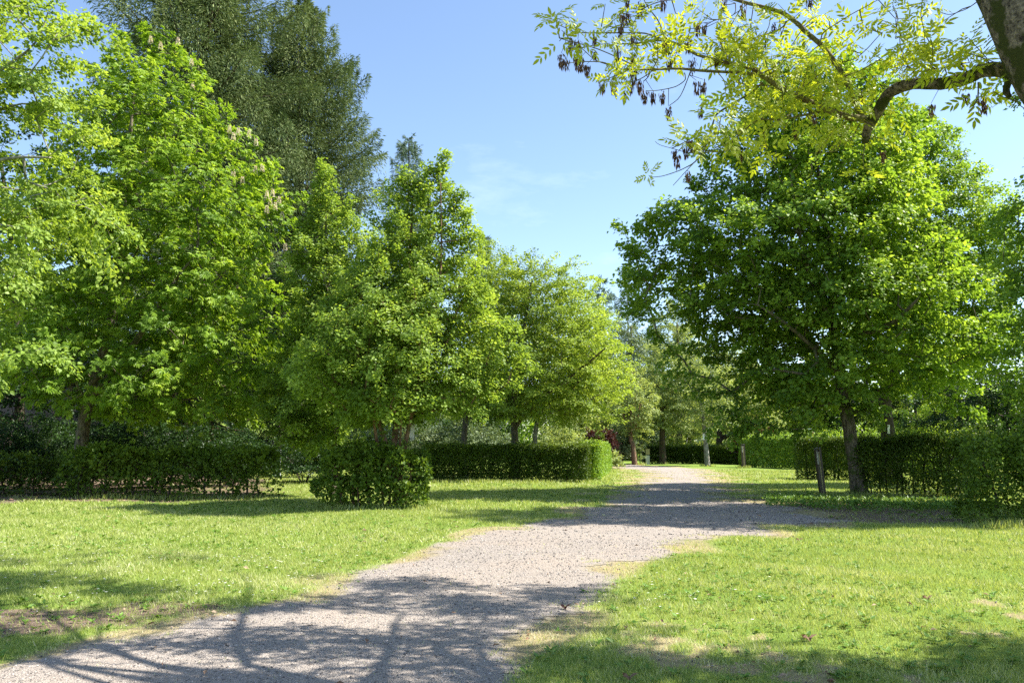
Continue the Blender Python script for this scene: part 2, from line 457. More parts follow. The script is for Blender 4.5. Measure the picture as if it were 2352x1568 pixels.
def tube_chain(pts, rad, k=10, rough=0.06, seed=0, cap=True):
    """one smooth connected tube through pts"""
    rng = np.random.default_rng(seed)
    pts = np.asarray(pts, float); rad = np.asarray(rad, float)
    # resample with smooth spline
    n = len(pts); seg = []; rr = []
    for i in range(n - 1):
        p0 = pts[max(i - 1, 0)]; p1 = pts[i]; p2 = pts[i + 1]; p3 = pts[min(i + 2, n - 1)]
        ln = np.linalg.norm(p2 - p1); m = max(2, int(ln / max(0.03, 0.8 * (rad[i] + rad[i + 1]) / 2 + 0.01)))
        m = min(m, 30)
        for t in np.linspace(0, 1, m, endpoint=False):
            seg.append(0.5 * ((2 * p1) + (-p0 + p2) * t + (2 * p0 - 5 * p1 + 4 * p2 - p3) * t * t + (-p0 + 3 * p1 - 3 * p2 + p3) * t ** 3))
            rr.append(rad[i] * (1 - t) + rad[i + 1] * t)
    seg.append(pts[-1]); rr.append(rad[-1])
    S = np.array(seg); R = np.array(rr)
    T = unit(np.gradient(S, axis=0))
    u = unit(np.cross(T[0], [0.13, 0.91, 0.2])); U = [u]
    for i in range(1, len(S)):
        u = U[-1] - T[i] * (U[-1] @ T[i]); U.append(u / np.linalg.norm(u))
    U = np.array(U); Vv = np.cross(T, U)
    an = np.arange(k) * 2 * np.pi / k
    lump = 1 + rough * nz(np.c_[np.repeat(S, k, 0)] * 3 + np.tile(np.c_[np.cos(an), np.sin(an), an * 0], (len(S), 1)) * 1.5, 1.2, 1).reshape(len(S), k) \
        + rough * 0.5 * rng.normal(size=(len(S), k))
    ring = U[:, None] * np.cos(an)[None, :, None] + Vv[:, None] * np.sin(an)[None, :, None]
    V = (S[:, None] + ring * (R[:, None] * lump)[:, :, None]).reshape(-1, 3)
    b = (np.arange(len(S) - 1) * k)[:, None]; j = np.arange(k)[None]; j2 = (j + 1) % k
    Fc = np.stack([b + j, b + j2, b + k + j2, b + k + j], 2).reshape(-1, 4)
    if cap:
        V = np.vstack([V, S[-1] + T[-1] * R[-1] * .6])
        last = (len(S) - 1) * k; c = len(V) - 1
        Fc2 = np.array([[last + a, last + (a + 1) % k, c] for a in range(k)])
        return V, [Fc, Fc2], S
    return V, [Fc], S

class Geo:
    def __init__(self): self.V = []; self.F = {}; self.n = 0; self.R = {}
    def add(self, V, Fs, rnd=None):
        if not isinstance(Fs, (list, tuple)): Fs = [Fs]
        for f in Fs:
            self.F.setdefault(f.shape[1], []).append(f + self.n)
            self.R.setdefault(f.shape[1], []).append(np.zeros(len(f)) if rnd is None else np.asarray(rnd))
        self.V.append(V); self.n += len(V)
    def build(self, name, mat, parent=None, smooth=False, rnd=False):
        ks = sorted(self.F)
        return mesh_obj(name, np.vstack(self.V), [np.vstack(self.F[k]) for k in ks], mat, parent,
                        np.concatenate([np.concatenate(self.R[k]) for k in ks]) if rnd else None, smooth)

def env_world(rows, d):
    out = []
    for y, xl, xr in rows:
        a = P(xl, y, d); b = P(xr, y, d)
        out.append((a[2], a[0], b[0]))
    out.sort()
    return np.array(out)

def sample_env(E, d, n, rng, dr=0.8, surf=0.45, mind=0.0, lump=0.16, seed=0):
    z0, z1 = E[0, 0], E[-1, 0]
    pts = []
    area = lambda z: (np.interp(z, E[:, 0], E[:, 2]) - np.interp(z, E[:, 0], E[:, 1]))
    zt = np.linspace(z0, z1, 60); w = area(zt) ** 1.5 + 0.02; cw = np.cumsum(w); cw /= cw[-1]
    m = int(n * 2.6)
    z = np.interp(rng.random(m), cw, zt) + rng.normal(0, .05, m)
    th = rng.uniform(0, 2 * np.pi, m)
    r = rng.random(m) ** surf
    a = area(z) / 2; cx = (np.interp(z, E[:, 0], E[:, 2]) + np.interp(z, E[:, 0], E[:, 1])) / 2
    q = np.c_[np.cos(th) * 2.2, np.sin(th) * 2.2, z * 0.9]
    r = r * (1 + lump * nz(q + seed * 7.3, 1.0, seed % 4) - lump * 0.4)
    b = np.minimum(a * dr, a.max() * dr)
    P3 = np.c_[cx + a * r * np.cos(th), d + b * r * np.sin(th), z]
    if mind > 0:
        keep = []; cell = {}
        for i, p in enumerate(P3):
            k = tuple((p // mind).astype(int)); ok = True
            for dx in (-1, 0, 1):
                for dy in (-1, 0, 1):
                    for dz in (-1, 0, 1):
                        for j in cell.get((k[0] + dx, k[1] + dy, k[2] + dz), ()):
                            if ((P3[j] - p) ** 2).sum() < mind * mind: ok = False; break
                        if not ok: break
                    if not ok: break
                if not ok: break
            if ok:
                keep.append(i); cell.setdefault(k, []).append(i)
                if len(keep) >= n: break
        P3 = P3[keep]
    else:
        P3 = P3[:n]
    return P3

def grow(stems, targets, rng, up=0.7, step=0.55):
    """stems: list of (list of points) sharing a base; returns nodes,parents,isTarget index"""
    N = []; par = []
    fixed_r = {}
    for s in stems:
        pts, rads, attach = s
        prev = attach
        for p, r in zip(pts, rads):
            N.append(np.array(p, float)); par.append(prev); fixed_r[len(N) - 1] = r; prev = len(N) - 1
    arr = np.zeros((len(targets) * 12 + len(N) + 10, 3)); arr[:len(N)] = N; n = len(N)
    pen = np.zeros(len(arr)); 
    ref = np.array(N)
    dd = np.array([np.min(np.linalg.norm(ref - t, axis=1)) for t in targets])
    order = np.argsort(dd)
    tip = np.zeros(len(targets), int)
    for ti in order:
        t = targets[ti]
        v = t - arr[:n]
        dist = np.linalg.norm(v, axis=1)
        hor = np.hypot(v[:, 0], v[:, 1])
        cost = dist + up * np.maximum(0, hor * 0.25 - v[:, 2])
        cost[:2] += 2.0
        j = int(np.argmin(cost))
        a = arr[j]; L = dist[j]; m = max(1, int(round(L / step)))
        prev = j
        bend = rng.normal(0, 0.06 * L, 3); bend[2] += 0.06 * L
        for k in range(1, m + 1):
            f = k / m
            q = a + (t - a) * f + bend * math.sin(math.pi * f)
            if n >= len(arr): break
            arr[n] = q; par.append(prev); prev = n; n += 1
        tip[ti] = prev
    return arr[:n], np.array(par), tip, fixed_r

def radii(n, par, tips, fixed, r0=0.009, ex=2.35, rmax=None):
    w = np.zeros(n)
    w[tips] += r0 ** ex
    for i in range(n - 1, -1, -1):
        if w[i] == 0: w[i] = r0 ** ex
        if par[i] >= 0: w[par[i]] += w[i]
    r = w ** (1 / ex)
    base = max(fixed.values()) if fixed else r[0]
    sc = base / r[0] if r[0] > base else 1.0
    # soften so limbs never outgrow the trunk
    for i in range(n):
        if i in fixed: r[i] = fixed[i]
        else:
            r[i] = min(r[i] * min(1.0, sc * 1.6), 0.75 * r[par[i]] if par[i] in fixed else r[par[i]])
    return r

def clump_leaves(T, Dv, rng, per, Lc, Wc, Hc, leafL, leafW, droop=0.25, up=0.8, spread=1.0, hang=0.0):
    """leaf positions / axes / normals in flattened sprays around T, pointing along Dv"""
    n = len(T); N = n * per
    idx = np.repeat(np.arange(n), per)
    sz = rng.uniform(0.65, 1.25, n)[idx]
    d = Dv.copy(); d[:, 2] = d[:, 2] * 0.8 + rng.normal(0, .28, n)
    d = unit(d)[idx]
    side = unit(np.cross(d, np.array([0, 0, 1.0])) + 1e-6)
    upv = np.cross(side, d)
    s = rng.beta(1.6, 1.5, N) * 1.5 - 0.6         # along
    q = rng.normal(0, 0.42, N) * np.clip(1.15 - np.abs(s - 0.1), 0.25, 1)
    h = rng.normal(0, 0.4, N)
    pos = T[idx] + d * (s * Lc * sz)[:, None] + side * (q * Wc * sz)[:, None] + upv * (h * Hc)[:, None]
    pos[:, 2] -= droop * (s.clip(0) ** 2 + q ** 2) * Lc * sz
    ax = d * rng.uniform(0.2, 1.0, N)[:, None] + side * (np.sign(q) * rng.uniform(0.1, 1.0, N))[:, None] + rng.normal(0, .35 * spread, (N, 3))
    ax[:, 2] -= droop * 0.8 + hang
    nr = np.tile([0, 0, up], (N, 1)) + rng.normal(0, 0.45 * spread, (N, 3)) + d * 0.75
    rn = np.clip(0.5 + 0.18 * rng.normal(size=n)[idx] + 0.2 * rng.normal(size=N), 0, 1)
    L = leafL * rng.uniform(0.6, 1.25, N); W = leafW * rng.uniform(0.75, 1.15, N)
    return pos, ax, nr, L, W, rn, idx

def broad_tree(name, label, d, rows, trunk, mat, bark, seed, ncl=500, per=110, leafL=0.09, leafW=0.07, Lc=0.75, Wc=0.6, Hc=0.2,
               dr=0.8, surf=0.42, lump=0.16, droop=0.25, up=0.8, group=None, extra=None, stems=None, mind=0.35, twig=True,
               hexa=False, k=6, palm=0, r0=0.008, spread=1.0, gup=0.7, hang=0.0, base_z=None):
    per = int(per * 1.45); ncl = int(ncl * .9); leafL *= 1.12; leafW *= 1.12; Hc *= 1.4; lump *= 1.6; mind *= 1.08; Lc *= .92; Wc *= .92
    rng = np.random.default_rng(seed)
    tp = [P(x, y, dd if dd else d) for x, y, r, dd in [(t + (None,))[:4] for t in trunk]]
    rr = [t[2] * d / F for t in trunk]
    base = tp[0].copy(); base[2] = float(gh(base[0], base[1])) - 0.05
    tp[0] = base
    root = empty(name, base, label, 'tree', group)
    # densify trunk
    pts = []; rads = []
    for i in range(len(tp) - 1):
        m = max(2, int(np.linalg.norm(tp[i + 1] - tp[i]) / 0.5))
        for f in np.linspace(0, 1, m, endpoint=False):
            pts.append(tp[i] * (1 - f) + tp[i + 1] * f); rads.append(rr[i] * (1 - f) + rr[i + 1] * f)
    pts.append(tp[-1]); rads.append(rr[-1])
    S = [(pts, rads, -1)]
    g = Geo()
    V, Fs, _ = tube_chain(tp, [r * (1.35 if i == 0 else 1) for i, r in enumerate(rr)], k=10, seed=seed)
    g.add(V, Fs)
    cnt = len(pts)
    for st in (stems or []):
        sp = [P(x, y, dd) for x, y, r, dd in st]; sr = [r * d / F for x, y, r, dd in st]
        j = int(np.argmin(np.linalg.norm(np.array(pts) - sp[0], axis=1)))
        sp2 = []; sr2 = []
        for i in range(len(sp) - 1):
            m = max(2, int(np.linalg.norm(sp[i + 1] - sp[i]) / 0.5))
            for f in np.linspace(0, 1, m, endpoint=False):
                sp2.append(sp[i] * (1 - f) + sp[i + 1] * f); sr2.append(sr[i] * (1 - f) + sr[i + 1] * f)
        sp2.append(sp[-1]); sr2.append(sr[-1])
        S.append((sp2, sr2, j)); cnt += len(sp2)
        V, Fs, _ = tube_chain(sp, sr, k=8, seed=seed + 1); g.add(V, Fs)
    E = env_world(rows, d)
    T = sample_env(E, d, ncl, rng, dr, surf, mind, lump, seed)
    if extra is not None:
        T = np.vstack([T, np.array([P(*e) for e in extra])])
    N, par, tip, fixed = grow(S, T, rng, up=gup)
    r = radii(len(N), par, tip, fixed, r0=r0)
    ch = np.array([i for i in range(len(N)) if par[i] >= 0 and i not in fixed])
    if len(ch):
        ra = np.minimum(r[par[ch]], r[ch] * 1.35)
        V, Fs = frustums(N[par[ch]], N[ch], ra, r[ch], k=k)
        g.add(V, Fs)
    g.build('trunk', bark, root, smooth=True)
    Dv = N[tip] - N[np.maximum(par[tip], 0)]
    cen = np.array([np.mean(E[:, 1:]), d, T[:, 2].mean()])
    out = T - cen; out[:, 2] *= 0.3
    Dv = unit(Dv) + unit(out) * 0.8
    pos, ax, nr, L, W, rn, idx = clump_leaves(N[tip], Dv, rng, per, Lc, Wc, Hc, leafL, leafW, droop, up, spread, hang)
    if palm:
        # palmate leaves: several leaflets from one stalk end
        M_ = len(pos); an = np.linspace(-1.25, 1.25, palm)
        axu = unit(ax); side = unit(np.cross(nr, axu))
        AX = []; 
        for a_ in an:
            AX.append(axu * math.cos(a_) + side * math.sin(a_) - np.array([0, 0, 0.35]))
        ax = np.stack(AX, 1).reshape(-1, 3)
        pos = np.repeat(pos, palm, 0); nr = np.repeat(nr, palm, 0); L = np.repeat(L, palm); W = np.repeat(W, palm); rn = np.repeat(rn, palm)
        L = L * np.tile(np.cos(an * 0.6), M_)
    V, Fc = leaf_geo(pos, ax, nr, L, W, hexa=hexa)
    mesh_obj('crown', V, Fc, mat, root, rnd=rn)
    return root

def shrub(name, label, cx, cy, rx, ry, h, mat, seed, n=6000, leaf=0.07, z0=0.0, group=None, cat='shrub', stems=5, lump=0.25, clump=40, ratio=0.6):
    rng = np.random.default_rng(seed)
    bz = float(gh(cx, cy))
    root = empty(name, (cx, cy, bz), label, cat, group)
    nc = max(8, n // clump)
    th = rng.uniform(0, 6.283, nc); u = rng.random(nc) ** 0.4; ph = np.arccos(rng.uniform(-0.25, 1, nc))
    dirs = np.c_[np.sin(ph) * np.cos(th), np.sin(ph) * np.sin(th), np.cos(ph)]
    rr = u * (1 + lump * nz(dirs * 2.5 + seed, 1.0, seed % 4))
    C = dirs * rr[:, None] * np.array([rx, ry, h * 0.62]) + np.array([cx, cy, bz + z0 + h * 0.36])
    C[:, 2] = np.maximum(C[:, 2], bz + 0.05)
    pos, ax, nr, L, W, rn, idx = clump_leaves(C, dirs + np.array([0, 0, .3]), rng, clump, 0.28 + leaf * 2, 0.25 + leaf * 2, 0.12, leaf, leaf * ratio, 0.2, 0.7)
    pos[:, 2] = np.maximum(pos[:, 2], bz + 0.02)
    V, Fc = leaf_geo(pos, ax, nr, L, W)
    mesh_obj('foliage', V, Fc, mat, root, rnd=rn)
    g = Geo()
    for i in range(stems):
        a = rng.uniform(0, 6.28); p0 = np.array([cx + .1 * math.cos(a), cy + .1 * math.sin(a), bz - .05])
        p1 = p0 + np.array([math.cos(a) * rx * .5, math.sin(a) * ry * .5, h * .7])
        V, Fs = frustums([p0, (p0 + p1) / 2 + [0, 0, .1]], [(p0 + p1) / 2 + [0, 0, .1], p1], np.array([.03, .02]), np.array([.02, .008]), 5)
        g.add(V, Fs)
    g.build('stem', M['barkdark'], root, smooth=True)
    return root

def hedge(name, label, line, width, h, mat, seed, dens=2600, leaf=0.06, gap=0.35, lump=0.12, group=None, nst=8, bark='barkdark', topgrow=0.1, endround=0.3, hvar=None, ratio=0.65, up=0.5, fuzz=0.04):
    """line: ground points of the centre line. gap: height below which leaves get sparse"""
    rng = np.random.default_rng(seed)
    line = np.array(line, float)
    seg = np.linalg.norm(np.diff(line, axis=0), axis=1); cum = np.r_[0, np.cumsum(seg)]; Lt = cum[-1]
    bx, by = line[len(line) // 2]
    root = empty(name, (line[0][0], line[0][1], float(gh(*line[0]))), label, 'hedge', group)
    n = int(1.45 * dens * Lt * (width + h * 1.2))
    s = rng.uniform(-width * 0.25, Lt + width * .25, n)
    # cross-section coordinates with surface bias
    a = rng.uniform(-1, 1, n); b = rng.random(n)
    face = rng.random(n)
    dep = rng.exponential(0.16, n)
    side = face < 0.62
    a = np.where(side, np.sign(a) * (1 - np.minimum(dep * 2 / max(width, .3), 1.0)), a)
    b = np.where(side, b, 1 - np.minimum(dep / h, .8))
    keep = rng.random(n) < np.where(b * h < gap, 0.30 + 0.6 * (b * h / gap) ** 2, 1.0)
    s, a, b = s[keep], a[keep], b[keep]; n = len(s)
    sc = np.clip(s, 0, Lt)
    x = np.interp(sc, cum, line[:, 0]); y = np.interp(sc, cum, line[:, 1])
    k = np.clip(np.searchsorted(cum, sc) - 1, 0, len(seg) - 1)
    dirv = np.diff(line, axis=0) / seg[:, None]; dv = dirv[k]; nv = np.c_[-dv[:, 1], dv[:, 0]]
    ov = s - sc
    lm = 1 + lump * nz(np.c_[s * 1.5, a * 1.3, b * h * 1.8], 1.4, seed % 4)
    hh = h * (1 + (0.02 + 0.16 * lump) * nz(np.c_[s * 1.1, a, a * 0], 1.5, 2))
    thin = nz(np.c_[s * .9, b * h * 1.4, a * 0], 1.6, 3) > .75
    hh = np.where(thin & (rng.random(n) < lump * 1.6), hh * .8, hh)
    if hvar: hh = hh * np.interp(s / Lt, *hvar)
    wd = width * 0.5 * lm * (1 - endround * np.clip(np.abs(ov) / (width * .25 + 1e-6), 0, 1)) * (1 - 0.15 * (b > .93))
    px = x + nv[:, 0] * a * wd + dv[:, 0] * ov; py = y + nv[:, 1] * a * wd + dv[:, 1] * ov
    zz = b * hh + np.where(b > .9, rng.exponential(topgrow, n) * (rng.random(n) < .4), 0)
    pz = gh(px, py) + np.maximum(zz, 0.02)
    pos = np.c_[px, py, pz]
    for ax_ in range(3):
        pos[:, ax_] += fuzz * (nz(pos, 2.2, ax_) + .7 * nz(pos + 9, 5.5, (ax_ + 1) % 4)) * (0.4 if ax_ == 2 else 1)
    pos[:, 2] = np.maximum(pos[:, 2], gh(pos[:, 0], pos[:, 1]) + .02)
    out = np.c_[nv * (a * side[keep])[:, None], np.where(side[keep], 0.15, 1.0)]
    ax = rng.normal(0, .6, (n, 3)) + out * 0.5; ax[:, 2] -= .1
    nr = out * 0.9 + rng.normal(0, .55, (n, 3)); nr[:, 2] += up
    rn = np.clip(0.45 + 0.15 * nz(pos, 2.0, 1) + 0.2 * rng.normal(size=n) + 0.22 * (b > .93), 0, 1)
    L = leaf * rng.uniform(.6, 1.3, n)
    V, Fc = leaf_geo(pos, ax, nr, L, L * ratio)
    mesh_obj('foliage', V, Fc, mat, root, rnd=rn)
    for i in range(nst):
        t = (i + .5 + rng.uniform(-.25, .25)) / nst * Lt
        x0 = np.interp(t, cum, line[:, 0]) + rng.normal(0, .05); y0 = np.interp(t, cum, line[:, 1]) + rng.normal(0, .08)
        z0 = float(gh(x0, y0)) - .03; r = rng.uniform(.02, .045)
        pts = [(x0, y0, z0), (x0 + rng.normal(0, .05), y0 + rng.normal(0, .05), z0 + h * .3), (x0 + rng.normal(0, .1), y0 + rng.normal(0, .08), z0 + h * .62), (x0 + rng.normal(0, .15), y0 + rng.normal(0, .1), z0 + h * .9)]
        V, Fs, _ = tube_chain(pts, [r * 1.2, r, r * .7, r * .3], k=6, seed=i)
        g = Geo(); g.add(V, Fs)
        for j in range(5):
            p0 = np.array(pts[1 + j % 2]) * .6 + np.array(pts[2]) * .4; q = p0 + [rng.normal(0, .3), rng.normal(0, .15), rng.uniform(.0, .35)]
            V, Fs = frustums([p0], [q], np.array([r * .4]), np.array([.004]), 4); g.add(V, Fs)
        g.build('stem', M[bark], root, smooth=True)
    return root

def conifer(name, label, px, d, y_top, prof, mat, seed, z_lo=2.0, group=None, nb=200, dens=70, blade=(0.26, 0.05), upturn=0.25, trunk_r=0.35, lean=0.0, sparse_top=0.0, bark='barkdark', irr=.25, base=None, ygap=None):
    """prof: list of (y_px, halfwidth_px)"""
    rng = np.random.default_rng(seed)
    top = P(px, y_top, d); bx = top[0] - lean
    bz = float(gh(bx, d))
    root = empty(name, (bx, d, bz), label, 'tree', group)
    Z = np.array([P(px, y, d)[2] for y, w in prof]); Wd = np.array([w * d / F for y, w in prof])
    o = np.argsort(Z); Z = Z[o]; Wd = Wd[o]
    H = top[2]
    tx = lambda z: bx + (top[0] - bx) * ((z - bz) / (H - bz)) ** 2
    g = Geo()
    zs = np.linspace(bz - .1, H, 9)
    V, Fs, _ = tube_chain([(tx(max(z, bz)), d, z) for z in zs], [trunk_r * (1 - i / 8.3) ** .9 + .015 for i in range(9)], k=9, seed=seed); g.add(V, Fs)
    zb = np.sort(bz + z_lo + (H - bz - z_lo) * rng.random(nb) ** 0.9)
    PV = []; PF = []
    POS = []; AX = []; NR = []; RN = []; LL = []
    A = []; B = []; RA = []; RB = []
    for i, z in enumerate(zb):
        az = i * 2.39996 + rng.normal(0, .3)
        L = np.interp(z, Z, Wd) * rng.uniform(1 - irr * 1.5, 1 + irr * .6) + .15
        o2 = np.array([math.cos(az), math.sin(az), 0]); pr = np.array([-math.sin(az), math.cos(az), 0])
        frac = (z - bz) / (H - bz)
        dr_ = rng.uniform(.15, .6) * (1 - .9 * frac); upt = upturn * rng.uniform(.5, 1.4) + .5 * frac ** 3
        c0 = np.array([tx(z), d, z])
        def cur(s):
            s = np.atleast_1d(s)[:, None]
            return c0 + o2 * (L * s) + np.array([0, 0, 1.0]) * (-dr_ * L * s + (upt + dr_ * .3) * L * s ** 2.2)
        ss = np.linspace(0, 1, 6); cp = cur(ss); rb_ = max(.012, .02 * L)
        for j in range(5):
            A.append(cp[j]); B.append(cp[j + 1]); RA.append(rb_ * (1 - ss[j]) + .006); RB.append(rb_ * (1 - ss[j + 1]) + .005)
        m = int(1.9 * dens * L) + 30
        s = 1 - rng.random(m) ** 1.15 * 0.8
        s = np.where(rng.random(m) < .8, np.round(s * L / .42) * .42 / L + rng.normal(0, .022, m), s).clip(.05, 1.02)
        u = rng.uniform(-1, 1, m)
        w = 0.26 * L * np.sin(np.pi * np.clip(s * .95, 0, 1)) ** .7 + .10
        hangv = rng.exponential(.34, m) * min(1, L / 2)
        p = cur(s) + pr * (u * w)[:, None]; p[:, 2] -= hangv + .12 * np.abs(u) * w
        ax = o2 * rng.uniform(.3, 1.0, m)[:, None] + pr * (u * .9)[:, None] + rng.normal(0, .25, (m, 3)); ax[:, 2] += -hangv * 1.6 + .2 * frac + .05
        POS.append(p); AX.append(ax); NR.append(rng.normal(0, .6, (m, 3)) + [0, 0, .7]); RN.append(np.clip(.42 + .12 * rng.normal() + .2 * rng.normal(size=m) + .15 * (s - .6), 0, 1))
        LL.append(blade[0] * rng.uniform(.5, 1.3, m))
    V, Fs = frustums(A, B, np.array(RA), np.array(RB), 4); g.add(V, Fs)
    g.build('trunk', M[bark], root, smooth=True)
    pos = np.vstack(POS); L = np.concatenate(LL)
    V, Fc = leaf_geo(pos, np.vstack(AX), np.vstack(NR), L, L * blade[1] / blade[0], fold=.2, droop=.05)
    mesh_obj('crown', V, Fc, mat, root, rnd=np.concatenate(RN))
    return root

def box_geo(g, c, s, rot=None, bev=0.0):
    c = np.array(c, float); s = np.array(s, float) / 2
    # bevelled box: 24 verts
    b = bev if bev > 0 else 0.0
    V = []
    if b == 0:
        for dz in (-1, 1):
            for dx, dy in ((-1, -1), (1, -1), (1, 1), (-1, 1)):
                V.append((dx * s[0], dy * s[1], dz * s[2]))
        Fq = np.array([[3, 2, 1, 0], [4, 5, 6, 7], [0, 1, 5, 4], [1, 2, 6, 5], [2, 3, 7, 6], [3, 0, 4, 7]])
    else:
        prof = [(-s[0] + b, -s[1]), (s[0] - b, -s[1]), (s[0], -s[1] + b), (s[0], s[1] - b), (s[0] - b, s[1]), (-s[0] + b, s[1]), (-s[0], s[1] - b), (-s[0], -s[1] + b)]
        lv = [(-s[2], 1 - b / max(s[0], s[1])), (-s[2] + b, 1), (s[2] - b, 1), (s[2], 1 - b / max(s[0], s[1]))]
        for z, k in lv:
            for x, y in prof: V.append((x * k, y * k, z))
        Fq = []
        for l_ in range(3):
            for i in range(8):
                j = (i + 1) % 8; Fq.append([l_ * 8 + i, l_ * 8 + j, l_ * 8 + 8 + j, l_ * 8 + 8 + i])
        Fq = [np.array(Fq), np.array([[7, 6, 5, 4, 3, 2, 1, 0], [24, 25, 26, 27, 28, 29, 30, 31]])]
    V = np.array(V, float)
    if rot is not None: V = V @ np.array(rot).T
    g.add(V + c, Fq)

# ============================================================ TREES
# --- horse chestnut
CH = broad_tree('horse_chestnut_tree', 'large horse chestnut with pale flower candles and stout trunk behind left hedge', 27.5,
    [(70, 290, 350), (120, 235, 425), (200, 170, 485), (280, 130, 545), (350, 100, 590), (450, 60, 645), (550, 40, 670), (680, 20, 685), (800, 0, 700), (870, 30, 700), (925, 110, 660), (950, 260, 600)],
    [(186, 1133, 17), (190, 1000, 14), (205, 920, 13), (240, 800, 10), (268, 650, 8), (290, 400, 5), (315, 160, 2)],
    M['chestnut'], M['bark'], 11, ncl=900, per=26, palm=5, leafL=0.17, leafW=0.062, Lc=.75, Wc=.6, Hc=.2, lump=.13, surf=.36, mind=.42, dr=.75,
    stems=[[(205, 920, 9, 27.5), (300, 800, 7, 27), (400, 650, 4, 26.5)], [(200, 940, 9, 27.5), (120, 800, 7, 28), (70, 600, 4, 28.5)]],
    extra=[(x, y, 27.2) for x, y in [(335, 75), (345, 95), (400, 115), (440, 160), (470, 190), (500, 240), (545, 310), (585, 335), (600, 380), (625, 440), (650, 480), (655, 520), (670, 600), (680, 660), (510, 290), (640, 700), (690, 740)]])
blo = [(346, 96), (369, 109), (409, 99), (440, 148), (442, 204), (527, 302), (547, 307), (572, 311), (588, 331), (613, 452), (626, 448), (621, 468), (641, 465), (632, 478),
       (587, 394), (602, 391), (536, 402), (557, 419), (613, 485), (536, 318), (655, 572), (648, 500)]
rng = np.random.default_rng(8)
for i, (x, y) in enumerate(blo):
    c = P(x, y, 26.6 if i % 3 else 26.0)
    n = 110
    h = rng.random(n); th = rng.uniform(0, 6.28, n); r = (0.055 * (1 - h * .85) + .008)
    pos = c + np.c_[np.cos(th) * r, np.sin(th) * r, h * .26 - .06]
    ax = np.c_[np.cos(th), np.sin(th), np.full(n, .3)] + rng.normal(0, .3, (n, 3))
    V, Fc = leaf_geo(pos, ax, rng.normal(0, 1, (n, 3)), np.full(n, .035), np.full(n, .03))
    mesh_obj('blossom', V, Fc, M['blossom'], CH, rnd=rng.random(n))

# --- near tree entering from the left edge
broad_tree('overhanging_tree', 'light green tree reaching into the photo from the left edge', 17,
    [(-330, -420, -60), (-180, -520, 40), (-60, -560, 110), (10, -600, 170), (80, -600, 235), (180, -600, 285), (300, -600, 250), (400, -600, 225), (480, -600, 235), (560, -600, 240), (650, -600, 210), (740, -600, 130), (820, -520, 70), (870, -420, 0)],
    [(-330, 1210, 20), (-325, 900, 16), (-320, 500, 12), (-300, 100, 6), (-290, -150, 3)],
    M['young'], M['barkgrey'], 23, ncl=620, per=100, leafL=.095, leafW=.07, Lc=.7, Wc=.55, Hc=.14, dr=.55, surf=.5, lump=.2, mind=.4, hexa=True,
    stems=[[(-322, 620, 9, 17), (-150, 430, 7, 16.6), (0, 368, 4, 16.2), (110, 362, 2, 16)], [(-320, 420, 8, 17), (-120, 250, 5, 16.8), (60, 120, 2.5, 16.5)]],
    extra=[(x, y, dd) for x, y, dd in [(20, 20, 16), (60, 10, 16.5), (110, 30, 16.2), (150, 50, 16), (200, 70, 16), (240, 100, 16.3), (90, 90, 16.2), (60, 180, 16), (120, 240, 16), (180, 300, 15.8), (130, 470, 15.8), (60, 560, 15.5), (30, 640, 15.6), (100, 800, 15.8), (60, 810, 15.6), (120, 820, 15.9)]], droop=.3)

# --- dark trees filling behind at far left
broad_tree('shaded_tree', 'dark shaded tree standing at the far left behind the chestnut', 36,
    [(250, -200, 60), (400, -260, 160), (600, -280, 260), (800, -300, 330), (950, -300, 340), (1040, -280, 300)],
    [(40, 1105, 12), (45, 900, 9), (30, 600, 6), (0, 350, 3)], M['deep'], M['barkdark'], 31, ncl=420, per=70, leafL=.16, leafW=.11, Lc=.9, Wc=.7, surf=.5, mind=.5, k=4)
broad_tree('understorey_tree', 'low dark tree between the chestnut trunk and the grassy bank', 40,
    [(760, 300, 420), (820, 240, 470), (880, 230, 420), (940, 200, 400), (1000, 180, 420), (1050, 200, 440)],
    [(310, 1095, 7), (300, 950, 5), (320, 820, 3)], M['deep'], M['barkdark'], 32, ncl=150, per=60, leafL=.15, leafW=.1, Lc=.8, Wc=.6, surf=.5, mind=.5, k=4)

# --- tall firs behind
conifer('fir_tree', 'tallest dark fir running out of the top of the photo behind the chestnut', 485, 48, -230,
    [(-230, 5), (-120, 90), (0, 190), (150, 235), (300, 250), (450, 240), (600, 240), (800, 230), (950, 180)], M['needle'], 41, z_lo=5.5, nb=235, dens=125, trunk_r=.45, blade=(.28, .060), upturn=.2, irr=.3)
conifer('fir_tree', 'broad fir whose pointed tip just reaches the top edge right of the tallest fir', 700, 54, -6,
    [(-6, 4), (60, 48), (130, 95), (200, 130), (260, 155), (340, 205), (420, 205), (520, 190), (650, 185), (800, 170), (950, 140)], M['needle'], 42, z_lo=4.0, nb=250, dens=120, trunk_r=.4, blade=(.28, .060), upturn=.3, irr=.26)
conifer('fir_tree', 'small grey green fir tip showing above the middle tree', 940, 62, 316,
    [(316, 3), (350, 22), (400, 40), (450, 52), (550, 62), (700, 75), (950, 80)], M['bluefir'], 43, z_lo=3, nb=150, dens=60, trunk_r=.25, blade=(.3, .06), upturn=.4)
conifer('fir_tree', 'narrow fir sprig peeping over the row of hornbeams', 1112, 80, 545,
    [(545, 3), (580, 14), (650, 30), (800, 45), (950, 50)], M['bluefir'], 44, z_lo=3, nb=90, dens=45, trunk_r=.25, blade=(.4, .08), upturn=.4)
